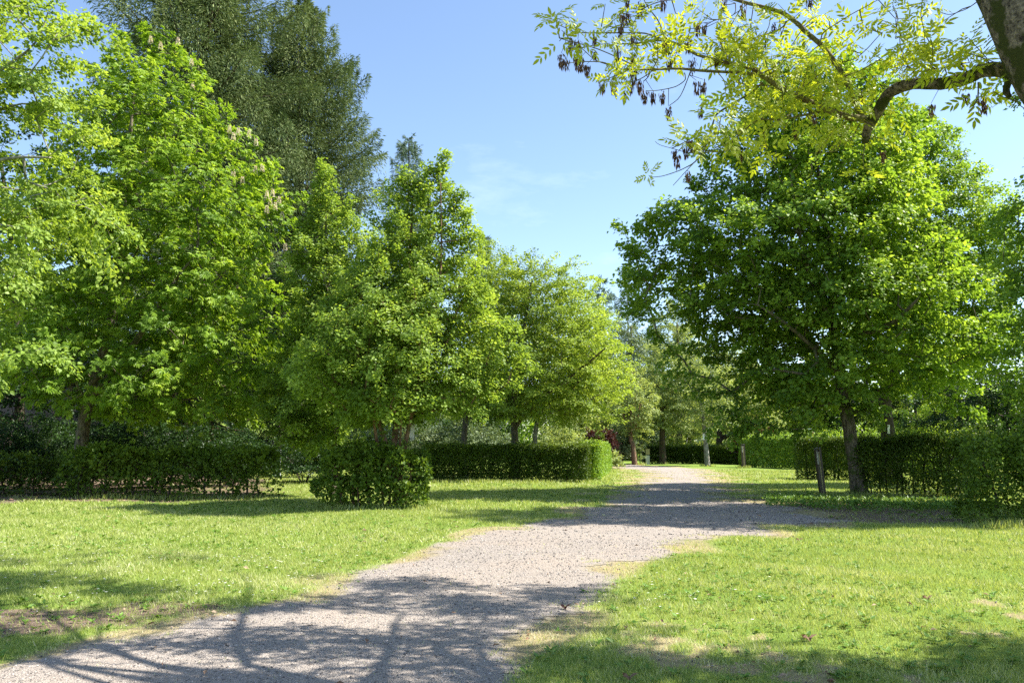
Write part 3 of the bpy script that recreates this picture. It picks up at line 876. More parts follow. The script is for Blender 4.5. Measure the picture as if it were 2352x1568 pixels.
for i, (px, yt, w, dd, lab) in enumerate([(1385, 640, 34, 105, 'distant bluish fir left of the gap above the path'), (1440, 622, 40, 112, 'distant bluish fir right in the gap above the path'),
                                (1565, 640, 46, 110, 'distant bluish fir mostly hidden by the big lime tree'), (1500, 735, 40, 118, 'low distant fir in the gap left of the big lime tree')]):
    conifer('distant_fir', lab, px, dd, yt, [(yt, 3), (yt + 50, w * .7), (yt + 120, w * 1.2), (yt + 300, w * 1.6), (1000, w * 1.7)], M['bluefir'], 50 + i, z_lo=2, nb=85, dens=13, trunk_r=.25, irr=.5, blade=(.65, .13), upturn=.35, group='firs on the skyline', bark='barkgrey')
# dead hanging branch on the tall fir is part of its trunk wood colour; low firs in shade on the bank
conifer('bank_fir', 'fir with bare hanging lower branches on the bank left of the notice frame', 500, 44, 560,
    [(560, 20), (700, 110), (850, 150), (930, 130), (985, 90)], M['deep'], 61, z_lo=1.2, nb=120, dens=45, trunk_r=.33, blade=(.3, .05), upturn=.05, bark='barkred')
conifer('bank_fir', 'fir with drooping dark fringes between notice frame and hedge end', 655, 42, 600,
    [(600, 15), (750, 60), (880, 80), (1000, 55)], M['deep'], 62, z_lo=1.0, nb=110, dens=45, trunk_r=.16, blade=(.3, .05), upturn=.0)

# --- middle trees
broad_tree('hazel_tree', 'bright green tree with a slim pointed top left of the multi stemmed tree', 26,
    [(385, 742, 752), (430, 725, 775), (480, 705, 800), (540, 690, 840), (620, 665, 875), (720, 640, 890), (820, 610, 890), (900, 600, 870), (960, 620, 850), (1010, 650, 800)],
    [(765, 1140, 7), (768, 1000, 6), (760, 800, 5), (748, 500, 2)], M['hazel'], M['bark'], 71, ncl=360, per=110, leafL=.095, leafW=.075, Lc=.5, Wc=.42, Hc=.18, mind=.3, lump=.22, surf=.42,
    extra=[(x, y, 25.8) for x, y in [(743, 392), (748, 405), (742, 425), (755, 440), (735, 455), (800, 470), (790, 500), (700, 540), (690, 600), (700, 1000), (690, 960), (720, 1030)]])
broad_tree('multi_stemmed_tree', 'leafy multi stemmed tree growing out of the bushy hedge end in the middle', 21.5,
    [(365, 1008, 1016), (410, 975, 1026), (450, 905, 1036), (500, 862, 1055), (560, 820, 1085), (640, 780, 1115), (720, 730, 1140), (800, 690, 1145), (870, 680, 1140), (920, 700, 1105), (958, 750, 1040)],
    [(918, 1168, 10), (912, 1090, 9), (905, 1030, 8), (912, 960, 7), (925, 800, 5.5), (940, 600, 3.5), (950, 420, 1.5)],
    M['hazel'], M['barkred'], 72, ncl=820, per=95, leafL=.085, leafW=.068, Lc=.5, Wc=.42, Hc=.17, mind=.3, lump=.24, surf=.42, dr=.85,
    stems=[[(912, 1085, 7, 21.5), (880, 1000, 5.5, 21.2), (850, 900, 4, 21), (800, 760, 2, 20.8)],
           [(914, 1085, 6, 21.5), (935, 1000, 5, 21.3), (965, 850, 4, 21), (1010, 650, 2.5, 21), (1012, 420, 1, 21)],
           [(912, 1095, 5, 21.5), (872, 1035, 4, 21.2), (858, 960, 3, 21)],
           [(916, 1060, 3, 21.3), (922, 960, 2.4, 21), (928, 880, 2, 20.8)]],
    extra=[(x, y, 21.3) for x, y in [(1017, 362), (1014, 375), (1010, 392), (1005, 410), (1015, 425), (985, 400), (930, 405), (932, 420), (928, 435), (935, 450), (962, 410), (963, 425), (958, 440), (905, 430), (1045, 445), (1052, 460), (1068, 490),
                                     (1040, 480), (880, 460), (860, 500), (1075, 540), (1100, 900), (1080, 930), (1090, 950), (1120, 870), (700, 900), (690, 860)]])
# --- hornbeams in a row behind the middle hedge
broad_tree('hornbeam_tree', 'hornbeam with the leftmost trunk of the row behind the middle hedge', 42,
    [(560, 1095, 1125), (600, 1065, 1190), (660, 1045, 1235), (740, 1040, 1260), (840, 1030, 1260), (900, 1030, 1240), (940, 1045, 1190)],
    [(1066, 1094, 8), (1066, 1000, 7), (1085, 850, 5), (1110, 680, 2)], M['hornbeam'], M['bark'], 81, ncl=420, per=80, leafL=.12, leafW=.085, Lc=.85, Wc=.65, Hc=.14, mind=.45, group='hornbeams behind the middle hedge', k=5,
    extra=[(x, y, 42) for x, y in [(1108, 548), (1112, 560), (1098, 575), (1150, 585), (1075, 560), (1068, 590)]])
broad_tree('hornbeam_tree', 'wide spreading hornbeam with forked trunk in the middle of the row', 39.5,
    [(588, 1180, 1225), (618, 1140, 1300), (670, 1120, 1345), (750, 1110, 1395), (840, 1105, 1425), (890, 1100, 1420), (930, 1110, 1400), (955, 1150, 1330)],
    [(1184, 1099, 9), (1182, 1000, 8), (1180, 920, 6), (1200, 780, 4), (1220, 650, 2)], M['hornbeam'], M['bark'], 82, ncl=640, per=85, leafL=.115, leafW=.08, Lc=1.0, Wc=.75, Hc=.12, mind=.46,
    stems=[[(1182, 985, 5, 39.5), (1225, 930, 4, 39), (1330, 850, 3, 38), (1390, 800, 1.5, 37)], [(1181, 960, 4, 39.5), (1145, 880, 3, 39), (1120, 780, 2, 38)]], group='hornbeams behind the middle hedge', droop=.3, k=5,
    extra=[(x, y, 39) for x, y in [(1260, 600), (1300, 612), (1320, 605), (1350, 640), (1400, 740), (1430, 800), (1445, 835), (1440, 880), (1425, 940), (1400, 960), (1370, 975)]])
broad_tree('hornbeam_tree', 'hornbeam with the rightmost thin trunk of the row behind the middle hedge', 46,
    [(622, 1305, 1350), (670, 1265, 1380), (750, 1250, 1415), (850, 1250, 1440), (900, 1250, 1440), (945, 1270, 1400)],
    [(1232, 1089, 6), (1230, 990, 5), (1260, 880, 4), (1310, 720, 2)], M['hornbeam'], M['barkgrey'], 83, ncl=380, per=80, leafL=.13, leafW=.09, Lc=.9, Wc=.7, Hc=.14, mind=.46, group='hornbeams behind the middle hedge', k=5)

# --- far trees at the end of the path
broad_tree('pollarded_tree', 'small pollarded tree with upright shoots left of the far hedge', 70,
    [(850, 1435, 1480), (890, 1415, 1505), (940, 1405, 1515), (990, 1415, 1505)], [(1458, 1066, 5), (1453, 1020, 5), (1448, 1000, 4.5), (1450, 900, 2)], M['far'], M['barkred'], 91, ncl=110, per=50, leafL=.17, leafW=.12, Lc=.8, Wc=.6, Hc=.25, mind=.5, k=4, r0=.012,
    stems=[[(1448, 1000, 2.5, 70), (1436, 970, 2, 70), (1430, 930, 1.2, 70)], [(1450, 1000, 2.5, 70), (1462, 970, 2, 70), (1470, 930, 1.2, 70)], [(1448, 1000, 2, 70), (1442, 960, 1.6, 70), (1440, 920, 1, 70)], [(1450, 1000, 2, 70), (1456, 960, 1.6, 70), (1460, 910, 1, 70)]], group='trees at the end of the path')
broad_tree('spreading_tree', 'yellow green tree with straight dark trunk behind the far hedge', 74,
    [(795, 1490, 1550), (850, 1465, 1590), (920, 1450, 1605), (980, 1465, 1590)], [(1522, 1064, 6.5), (1521, 990, 6), (1520, 900, 3)], M['far'], M['barkdark'], 92, ncl=230, per=60, leafL=.18, leafW=.13, Lc=1.0, Wc=.8, Hc=.22, mind=.55, k=4, r0=.012, group='trees at the end of the path',
    stems=[[(1521, 978, 3, 74), (1480, 960, 2, 73), (1462, 940, 1, 73)]])
broad_tree('birch_tree', 'pale barked thin birch with a white tag behind the far hedge', 66,
    [(800, 1585, 1640), (850, 1565, 1670), (920, 1555, 1690), (975, 1580, 1680)], [(1625, 1069, 5), (1619, 1000, 4.5), (1612, 940, 3.5), (1598, 860, 1.5)], M['far'], M['barkgrey'], 93, ncl=130, per=45, leafL=.17, leafW=.12, Lc=.9, Wc=.7, Hc=.25, mind=.55, k=4, r0=.012, group='trees at the end of the path',
    stems=[[(1612, 935, 2, 66), (1580, 880, 1.2, 66), (1560, 870, .8, 66)]])
broad_tree('spreading_tree', 'low limbed tree with thick dark trunk right of the birch', 76,
    [(800, 1630, 1700), (870, 1630, 1760), (940, 1630, 1800), (1000, 1660, 1790)], [(1655, 1063, 8), (1652, 1010, 7), (1655, 900, 3)], M['far'], M['barkdark'], 94, ncl=230, per=60, leafL=.18, leafW=.13, Lc=1.0, Wc=.8, Hc=.22, mind=.55, k=4, r0=.012, group='trees at the end of the path',
    stems=[[(1653, 1010, 4, 76), (1700, 985, 3, 75), (1750, 950, 1.5, 74)], [(1653, 1000, 3.5, 76), (1690, 1000, 2.5, 75), (1770, 1005, 1, 74)]])
broad_tree('tall_pale_tree', 'tall pale green tree rising behind the gap above the path', 92,
    [(725, 1425, 1465), (780, 1405, 1490), (850, 1395, 1520), (950, 1395, 1530), (1020, 1400, 1530)], [(1455, 1057, 6), (1450, 900, 4), (1450, 750, 2)], M['silver'], M['bark'], 95, ncl=200, per=60, leafL=.22, leafW=.15, Lc=1.1, Wc=.9, Hc=.3, mind=.6, k=4)
broad_tree('tall_pale_tree', 'tall yellow green tree behind the birch, left of the big lime tree', 95,
    [(690, 1530, 1570), (760, 1490, 1610), (850, 1480, 1640), (950, 1480, 1650), (1020, 1490, 1650)], [(1560, 1056, 6), (1560, 900, 4), (1555, 740, 2)], M['far'], M['bark'], 96, ncl=260, per=60, leafL=.22, leafW=.15, Lc=1.1, Wc=.9, Hc=.3, mind=.6, k=4)

# --- right: big lime, its neighbour, edge tree
broad_tree('lime_tree', 'big lime tree with pale leaning trunk beside the near dark post', 27,
    [(128, 1745, 1860), (170, 1690, 1990), (230, 1650, 2065), (320, 1630, 2110), (400, 1620, 2150), (470, 1590, 2180), (530, 1520, 2190), (600, 1480, 2200), (700, 1500, 2220), (780, 1530, 2230), (850, 1590, 2170), (905, 1680, 2060), (935, 1740, 1990)],
    [(1975, 1133, 17), (1962, 1060, 15), (1950, 980, 15), (1938, 920, 14), (1925, 820, 12), (1912, 740, 9), (1905, 600, 7), (1880, 400, 4), (1850, 200, 2)],
    M['lime'], M['bark'], 101, ncl=1220, per=76, leafL=.125, leafW=.108, Lc=.78, Wc=.62, Hc=.18, mind=.47, lump=.24, surf=.42, dr=.78, hexa=True,
    stems=[[(1925, 800, 8, 27), (1985, 768, 7, 25.8), (2050, 740, 5.5, 24.8), (2105, 690, 3, 24.2)], [(1915, 745, 7, 27), (1860, 640, 5, 26), (1830, 500, 3.5, 25.4), (1815, 400, 1.6, 25.2)],
           [(1928, 860, 6, 27), (1870, 800, 5, 25.8), (1800, 740, 3.2, 25), (1740, 700, 1.6, 24.6)], [(1905, 600, 5, 27), (1960, 450, 4, 27), (1990, 280, 2, 27)]],
    extra=[(x, y, 26.5) for x, y in [(1462, 600), (1455, 580), (1475, 575), (1490, 550), (1470, 630), (1500, 520), (1530, 500), (1560, 480), (1480, 680), (1490, 705), (1500, 730), (1600, 420), (1610, 330), (1650, 240),
                                     (1620, 360), (1510, 770), (1540, 800), (1540, 810), (1560, 840), (1590, 860), (1640, 900), (1660, 940), (1700, 960), (1730, 975), (1680, 900), (1700, 930), (1640, 870), (1760, 970), (1790, 985), (1770, 940), (1820, 960), (1655, 965), (1700, 995), (1715, 980), (1745, 1000), (1840, 985), (1870, 960), (1580, 880), (1610, 900), (1450, 640), (1465, 720), (2010, 950), (2000, 925), (2150, 915), (2190, 930), (2230, 945), (2210, 900), (2130, 900)]])
broad_tree('lime_tree', 'dark trunked lime tree leaning right behind the right hand hedge', 33,
    [(255, 2085, 2150), (330, 2010, 2205), (430, 1990, 2270), (520, 1990, 2320), (650, 1990, 2350), (780, 2010, 2350), (840, 2050, 2290), (880, 2100, 2200)],
    [(2048, 1113, 18), (2040, 1000, 16), (2030, 920, 16), (2050, 860, 10), (2090, 800, 8), (2130, 600, 5), (2130, 400, 3)],
    M['lime'], M['barkdark'], 102, ncl=620, per=80, leafL=.12, leafW=.10, Lc=.75, Wc=.6, Hc=.22, mind=.42, lump=.16,
    stems=[[(2035, 900, 7, 33), (2000, 820, 5, 33), (1990, 700, 3, 33)]])
broad_tree('edge_tree', 'bright green tree filling the right edge of the photo', 19.5,
    [(-620, 2500, 2800), (-450, 2440, 2950), (-250, 2400, 3000), (-60, 2385, 3050), (120, 2390, 3050), (260, 2390, 3050), (400, 2335, 3000), (460, 2305, 3000), (560, 2300, 2950), (700, 2300, 2950), (840, 2285, 2900), (900, 2320, 2850), (930, 2380, 2700)],
    [(2640, 1175, 20), (2635, 900, 16), (2640, 600, 12), (2660, 200, 9), (2680, -200, 5)], M['lime'], M['bark'], 103, ncl=1150, per=76, leafL=.105, leafW=.09, Lc=.7, Wc=.6, mind=.45, lump=.16, dr=.9)

# --- background wood, individual trees
bgt = [(720, 60, 840, 95, 'deep'), (830, 64, 800, 110, 'deep'), (930, 66, 830, 100, 'deep'), (1010, 70, 860, 95, 'far'), (1110, 72, 850, 90, 'deep'), (1300, 85, 850, 95, 'far'), (1370, 88, 880, 80, 'far'),
       (1440, 100, 860, 70, 'far'), (1580, 105, 830, 95, 'far'), (1700, 90, 800, 95, 'far'), (1790, 84, 850, 95, 'deep'), (1890, 80, 800, 100, 'hornbeam'), (1990, 76, 790, 105, 'deep'), (2100, 72, 800, 105, 'hornbeam'),
       (2200, 50, 830, 110, 'deep'), (2310, 46, 800, 120, 'deep'), (2430, 44, 780, 120, 'hornbeam'),
       (-60, 52, 720, 130, 'deep'), (90, 56, 740, 120, 'deep'), (210, 50, 760, 110, 'deep'), (-160, 46, 800, 110, 'hornbeam')]
where = ['behind the hazel and the bank', 'just left behind the multi stemmed tree', 'right behind the multi stemmed tree', 'between the multi stemmed tree and the hornbeams', 'behind the leftmost hornbeam',
         'behind the rightmost hornbeam trunk', 'left of the path end behind the red shrub', 'behind the pollarded tree', 'behind the straight dark trunk at the path end', 'above the far dark post', 'over the far right hedge near the post',
         'above the near dark post', 'between the two lime trunks', 'just right of the dark lime trunk', 'behind the right hand hedge below the limes', 'above the bushy end of the right hedge', 'at the right edge behind the bushy hedge end',
         'at the left edge in the shade', 'left of the chestnut trunk on the bank', 'directly behind the chestnut crown', 'beyond the left edge behind the ragged hedge']
for i, (px, d, yt, w, mk) in enumerate(bgt):
    yb = 1025 + 1.6 * F / d
    tone = {'deep': 'dark green', 'far': 'pale yellow green', 'hornbeam': 'mid green'}[mk]
    broad_tree('background_tree', tone + ' background tree ' + where[i], d,
        [(yt, px - w * .3, px + w * .3), (yt + (yb - yt) * .25, px - w * .8, px + w * .8), (yt + (yb - yt) * .55, px - w, px + w), (yt + (yb - yt) * .85, px - w * .85, px + w * .85), (yb - 12, px - w * .6, px + w * .6)],
        [(px, yb, 4.5), (px + 4, yb - 60, 4), (px, yt + 50, 2)], M[mk], M['barkdark'], 200 + i, ncl=170, per=60, leafL=.17 * d / 60, leafW=.12 * d / 60, Lc=.8 * d / 60, Wc=.65 * d / 60, Hc=.25, mind=.4 * d / 60, k=4, r0=.012, lump=.25, group='background trees behind the hedges')

# far wood closing the view, one mass
rng = np.random.default_rng(77)
nW = 7500
ang = rng.uniform(-.95, .95, nW); rad_ = rng.uniform(122, 150, nW)
wx = rad_ * np.sin(ang); wy = rad_ * np.cos(ang)
wtop = 11.0 + 3.5 * nz(np.c_[wx * .12, wy * .12], 1.0, 1) 
wz = gh(wx, wy) + rng.random(nW) ** .8 * wtop
C = np.c_[wx, wy, wz]
pos, ax, nr, L, W, rn, idx = clump_leaves(C, rng.normal(0, 1, (nW, 3)), rng, 26, 2.0, 1.8, .8, .55, .40, .2, .6)
V, Fc = leaf_geo(pos, ax, nr, L, W)
o = mesh_obj('woodland', V, Fc, M['lime'], rnd=rn)
tag(o, 'far dark wood closing the view behind everything', 'woodland', None, 'stuff')

# ============================================================ HEDGES AND SHRUBS
g0 = G(190, 1142); g1 = G(640, 1143)
hedge('clipped_hedge', 'loose see through hedge with bare stems in front of the chestnut', [(g0[0] - .3, 25.6), (-10.0, 25.6), (-7.7, 25.5)], .95, 1.50, M['h1'], 301, dens=620, leaf=.115, gap=.8, fuzz=.22, nst=14, bark='barkdark', lump=.3, topgrow=.06, ratio=.75)
hedge('clipped_hedge', 'dark ragged hedge running out of the left edge of the photo', [(-26, 27.5), (-18.5, 27.3), (-14.2, 26.6)], 1.1, 1.15, M['hedge'], 302, dens=520, leaf=.11, gap=.5, fuzz=.42, nst=10, lump=.35, ratio=.75)
hedge('clipped_hedge', 'bushy rounded hedge end wrapped round the multi stemmed tree', [(-4.80, 21.6), (-3.5, 21.4), (-2.55, 21.2)], 1.25, 1.52, M['h1'], 303, dens=1150, leaf=.105, gap=.5, nst=10, lump=.5, fuzz=.24, hvar=([0, .25, .7, 1], [.84, .98, 1.03, .86]), topgrow=.1, bark='barkred', ratio=.8, endround=.95)
hx = lambda px, d: GX(px, d)
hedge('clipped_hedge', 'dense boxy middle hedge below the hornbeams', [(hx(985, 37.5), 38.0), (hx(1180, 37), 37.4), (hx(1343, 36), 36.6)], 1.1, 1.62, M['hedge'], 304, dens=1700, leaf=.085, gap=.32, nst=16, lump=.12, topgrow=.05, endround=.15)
hedge('clipped_hedge', 'sunlit hedge end running back from the middle hedge along the path', [(hx(1352, 38), 38.5), (hx(1370, 46), 46), (hx(1384, 56), 56)], 1.1, 1.66, M['hedgelit'], 305, dens=1000, leaf=.10, gap=.2, nst=6, lump=.14, topgrow=.06)
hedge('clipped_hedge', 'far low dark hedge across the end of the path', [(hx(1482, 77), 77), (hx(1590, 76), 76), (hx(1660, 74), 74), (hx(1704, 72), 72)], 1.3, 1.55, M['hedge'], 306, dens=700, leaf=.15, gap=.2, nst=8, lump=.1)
hedge('clipped_hedge', 'tall far right hedge with bright yellow green top beside the far post', [(hx(1722, 63), 63.5), (hx(1790, 60.5), 60.5), (hx(1860, 58), 58), (hx(2050, 52), 52), (hx(2220, 48), 48)], 1.5, 2.2, M['hedgelit'], 307, dens=800, leaf=.12, gap=.1, nst=10, lump=.1, topgrow=.16)
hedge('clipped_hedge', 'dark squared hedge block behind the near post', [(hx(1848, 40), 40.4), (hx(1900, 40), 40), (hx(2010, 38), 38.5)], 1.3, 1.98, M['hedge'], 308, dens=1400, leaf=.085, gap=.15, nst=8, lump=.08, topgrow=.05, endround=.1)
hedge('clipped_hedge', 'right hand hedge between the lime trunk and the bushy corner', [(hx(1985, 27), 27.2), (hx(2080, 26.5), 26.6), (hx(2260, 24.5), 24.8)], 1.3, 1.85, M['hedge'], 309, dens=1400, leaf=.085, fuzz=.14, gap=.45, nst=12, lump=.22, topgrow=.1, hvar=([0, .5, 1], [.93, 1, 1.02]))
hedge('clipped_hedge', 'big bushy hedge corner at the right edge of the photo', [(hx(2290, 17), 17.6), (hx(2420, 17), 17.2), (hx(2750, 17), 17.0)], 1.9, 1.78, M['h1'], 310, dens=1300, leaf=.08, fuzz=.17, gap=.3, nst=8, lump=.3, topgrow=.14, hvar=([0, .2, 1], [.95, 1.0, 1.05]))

rs = np.random.default_rng(90)
sh = [(250, 31, 1.5, 2.9, 'deep', 'tall dark shrub added as shade right beside the chestnut trunk'), (340, 31.5, 1.6, 2.7, 'deep', 'tall dark shrub added as shade over the middle of the left hedge'), (440, 32, 1.6, 2.5, 'deep', 'dark shrub added as shade over the right part of the left hedge'), (540, 33, 1.5, 2.3, 'deep', 'dark shrub added as shade over the right end of the left hedge'),  # shrubs on this row are added to darken the space under the chestnut
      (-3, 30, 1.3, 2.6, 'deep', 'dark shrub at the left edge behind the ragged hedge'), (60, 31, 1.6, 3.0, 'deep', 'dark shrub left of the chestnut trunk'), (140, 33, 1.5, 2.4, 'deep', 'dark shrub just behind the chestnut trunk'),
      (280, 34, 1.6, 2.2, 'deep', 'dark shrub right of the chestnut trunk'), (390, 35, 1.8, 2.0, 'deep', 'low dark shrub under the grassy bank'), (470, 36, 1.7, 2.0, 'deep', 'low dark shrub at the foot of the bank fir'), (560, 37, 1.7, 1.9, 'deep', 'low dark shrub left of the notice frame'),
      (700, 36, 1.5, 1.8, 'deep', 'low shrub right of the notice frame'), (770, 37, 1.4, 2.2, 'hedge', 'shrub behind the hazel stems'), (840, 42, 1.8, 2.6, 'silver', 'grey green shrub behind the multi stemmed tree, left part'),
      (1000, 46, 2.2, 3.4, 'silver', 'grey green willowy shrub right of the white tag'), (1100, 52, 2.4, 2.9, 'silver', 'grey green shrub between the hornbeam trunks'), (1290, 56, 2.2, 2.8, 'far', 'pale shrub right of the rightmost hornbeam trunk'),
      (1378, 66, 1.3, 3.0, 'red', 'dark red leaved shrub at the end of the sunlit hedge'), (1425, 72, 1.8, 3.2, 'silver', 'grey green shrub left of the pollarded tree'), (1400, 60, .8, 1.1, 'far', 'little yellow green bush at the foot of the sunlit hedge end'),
      (1740, 72, 1.8, 3.0, 'red', 'reddish twiggy shrub behind the far post'), (2190, 29, 1.3, 2.3, 'hedgelit', 'leafy shrub rising over the right hand hedge')]
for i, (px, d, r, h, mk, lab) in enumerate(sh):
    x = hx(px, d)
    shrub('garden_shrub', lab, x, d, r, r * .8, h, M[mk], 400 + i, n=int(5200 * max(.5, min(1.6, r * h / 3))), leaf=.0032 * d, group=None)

# ============================================================ THE ASH BRANCH (foreground)
AD = 7.0
ash_base = np.array([4.45, 4.15, 0.0])
ASH = empty('ash_tree', ash_base, 'foreground ash tree with mossy limb, yellow green leaves and hanging brown seed bunches', 'tree')
ga = Geo()
def dep(x):
    return float(np.interp(x, [1300, 1800, 1990, 2400], [6.65, 6.95, 7.0, 5.15]))
t_pts = [ash_base - [0, 0, .1], np.array([4.35, 4.2, 1.4]), np.array([4.2, 4.45, 2.8]), P(2505, 240, 5.0), P(2412, 105, 5.1), P(2345, -10, 5.2), P(2270, -180, 5.4), P(2200, -480, 5.7)]
t_r = [.42, .34, .31, .30, .28, .25, .22, .18]
V, Fs, _ = tube_chain(t_pts, t_r, k=22, rough=.035, seed=3); ga.add(V, Fs)
limb = [(2450, 160, 24), (2400, 165, 22), (2327, 165, 18), (2280, 160, 17), (2251, 165, 16), (2222, 180, 15.5), (2163, 192, 15), (2105, 192, 14), (2061, 202, 14), (2034, 223, 14), (2017, 255, 13), (1998, 284, 12), (1990, 306, 10), (1987, 326, 8.5)]
def pl(path, d0=None, d1=None):
    out = []; rr = []
    n = len(path)
    for i, q in enumerate(path):
        dd = dep(q[0]) if d0 is None else d0 + (d1 - d0) * i / (n - 1)
        out.append(P(q[0], q[1], dd)); rr.append(q[2] * dd / F)
    return out, rr
limb_w, r_ = pl(limb); V, Fs, _ = tube_chain(limb_w, r_, k=14, rough=.10, seed=4); ga.add(V, Fs)
p_, r_ = pl([(2319, 180, 10), (2312, 200, 8), (2311, 212, 8), (2319, 222, 5)]); V, Fs, _ = tube_chain(p_, r_, k=10, rough=.1, seed=5); ga.add(V, Fs)
ga.build('trunk', M['barkash'], ASH, smooth=True)

gt = Geo(); TIPS = []; ALONG = []
limbs = [  # (path with radius px, depth0, depth1)
 ([(1995, 282, 9), (1982, 274, 9), (1943, 268, 8.5), (1900, 252, 8), (1841, 226, 7), (1797, 205, 6), (1765, 185, 5.5), (1751, 176, 5), (1704, 168, 3.6), (1616, 163, 3.2), (1560, 158, 3), (1499, 160, 2.6), (1420, 160, 2)], 7.0, 6.6),
 ([(1990, 280, 8), (1975, 262, 7.5), (1955, 211, 7), (1938, 176, 6.8), (1914, 138, 6.5), (1885, 103, 6.2), (1853, 76, 6), (1829, 53, 5.5), (1794, 29, 5), (1738, 13, 4.5), (1689, 0, 4), (1600, -30, 3), (1500, -60, 2)], 7.0, 7.4),
 ([(1765, 185, 4.5), (1740, 165, 4), (1700, 152, 4), (1663, 143, 3.8), (1601, 126, 3.6), (1575, 110, 3.4), (1557, 102, 3), (1528, 94, 2.6), (1490, 95, 2), (1455, 101, 1.8), (1411, 100, 1.2)], 6.9, 6.7),
]
thin = [
 [(1528, 94, 2), (1500, 82, 1.8), (1470, 76, 1.6), (1405, 76, 1.5), (1329, 75, 1.3), (1300, 65, 1), (1279, 56, .8)],
 [(1470, 155, 1.8), (1440, 143, 1.6), (1411, 129, 1.4), (1370, 112, 1.3), (1332, 101, 1.2), (1300, 93, 1), (1285, 88, .8)],
 [(1420, 160, 1.8), (1400, 150, 1.5), (1382, 143, 1.4), (1340, 142, 1.2), (1308, 145, 1)],
 [(1400, 150, 1.3), (1367, 138, 1.2), (1340, 115, 1), (1314, 94, .9), (1290, 70, .8)],
 [(1528, 92, 1.8), (1522, 73, 1.6), (1511, 47, 1.5), (1487, 15, 1.3), (1475, -10, 1)],
 [(1487, 15, 1.2), (1475, 22, 1.1), (1467, 29, 1), (1458, 48, 1), (1446, 63, 1), (1417, 64, .8)],
 [(1487, 15, 1.2), (1510, 6, 1.1), (1543, 0, 1.1)],
 [(1751, 190, 2.6), (1735, 205, 2.8), (1719, 217, 2.6), (1675, 243, 2.4), (1645, 264, 2.2), (1636, 290, 2), (1628, 316, 2), (1616, 346, 1.8), (1596, 372, 1.6), (1575, 385, 1.3), (1552, 395, 1.1), (1520, 405, 1), (1499, 407, .8)],
 [(1596, 372, 1.2), (1587, 381, 1.1), (1565, 405, .9), (1546, 426, .8)],
 [(1618, 336, 1.1), (1600, 348, 1), (1584, 352, .9), (1543, 341, .8), (1515, 333, .7), (1505, 325, .6)],
 [(1584, 168, 1.3), (1580, 180, 1.2), (1568, 210, 1.1), (1557, 228, 1), (1537, 243, .8)],
 [(1572, 168, 1.3), (1574, 183, 1.2), (1560, 195, 1.1), (1543, 202, 1.1), (1510, 208, 1), (1484, 209, .8)],
 [(1493, 165, 1.2), (1488, 178, 1.1), (1478, 187, 1)],
 [(1450, 158, 1.4), (1425, 170, 1.3), (1400, 180, 1.1), (1387, 190, .9)],
 [(1500, 162, 1.3), (1470, 182, 1.2), (1440, 190, 1.1), (1411, 190, .9)],
 [(1914, 146, 1.4), (1929, 144, 1.3), (1964, 135, 1.2), (1993, 111, 1.1), (2010, 92, 1), (2025, 76, .8)],
 [(1885, 101, 1.8), (1886, 88, 1.6), (1894, 73, 1.5), (1929, 50, 1.4), (1958, 32, 1.3), (1990, 15, 1.1), (2017, 0, 1)],
 [(1806, 50, 2.2), (1800, 60, 2), (1791, 67, 2), (1765, 78, 1.8), (1741, 85, 1.7), (1715, 100, 1.5), (1690, 115, 1.4), (1665, 129, 1.2)],
 [(2247, 190, 2.2), (2247, 205, 2), (2245, 228, 1.8), (2235, 245, 1.5), (2225, 261, 1.1)],
 [(2330, 225, 1.4), (2340, 240, 1.2), (2360, 255, 1)],
 [(2245, 4, 1.5), (2225, 18, 1.2), (2207, 26, 1.1), (2178, 34, 1), (2149, 23, .8)],
 [(1704, 15, 1.5), (1690, 40, 1.3), (1672, 70, 1.1), (1655, 100, .9), (1640, 125, .8)],
 [(1689, 8, 1.3), (1688, 30, 1.1), (1670, 42, 1), (1640, 48, 1), (1610, 65, .9), (1585, 66, .8)],
 [(1900, 252, 3), (1860, 262, 2.8), (1830, 268, 2.6), (1790, 275, 2.3), (1742, 276, 2), (1715, 295, 1.7), (1690, 318, 1.4), (1670, 330, 1)],
 [(1790, 275, 1.4), (1760, 300, 1.2), (1735, 320, 1)],
 [(1960, 272, 1.3), (1945, 300, 1.2), (1925, 330, 1.1), (1900, 350, .9), (1860, 352, .7)],
 [(1975, 285, 1.5), (1960, 310, 1.3), (1940, 330, 1), (1900, 350, .9)],
 [(2222, 168, 2.4), (2212, 152, 2), (2200, 148, 1.8), (2170, 155, 1.6), (2140, 160, 1.2)],
 [(2105, 180, 2), (2095, 160, 1.8), (2080, 145, 1.5), (2070, 120, 1.2), (2066, 85, 1)],
 [(2110, 112, 1), (2085, 95, 1), (2060, 70, .9), (2062, 40, .8), (2050, 10, .7)],
 [(2125, 115, 1.2), (2122, 70, 1.1), (2115, 35, 1), (2120, -10, .9)],
 [(1938, 176, 2.2), (1970, 165, 1.6), (2000, 150, 1.3), (2030, 130, 1)],
]
rng = np.random.default_rng(14)
def add_twig(path, d0, d1, k=6, rough=.08):
    p, r = pl(path, d0, d1)
    V, Fs, S = tube_chain(p, r, k=k, rough=rough, seed=len(TIPS)); g = Geo(); g.add(V, Fs); g.build('branch', M['twigash'], ASH, smooth=True); return S
big = []
for path, d0, d1 in limbs:
    S = add_twig(path, d0, d1, 9); big.append(S); TIPS.append(S[-1])
for path in thin:
    S = add_twig(path, dep(path[0][0]), dep(path[-1][0]) + rng.normal(0, .12), 5)
    TIPS.append(S[-1]); ALONG.append(S)
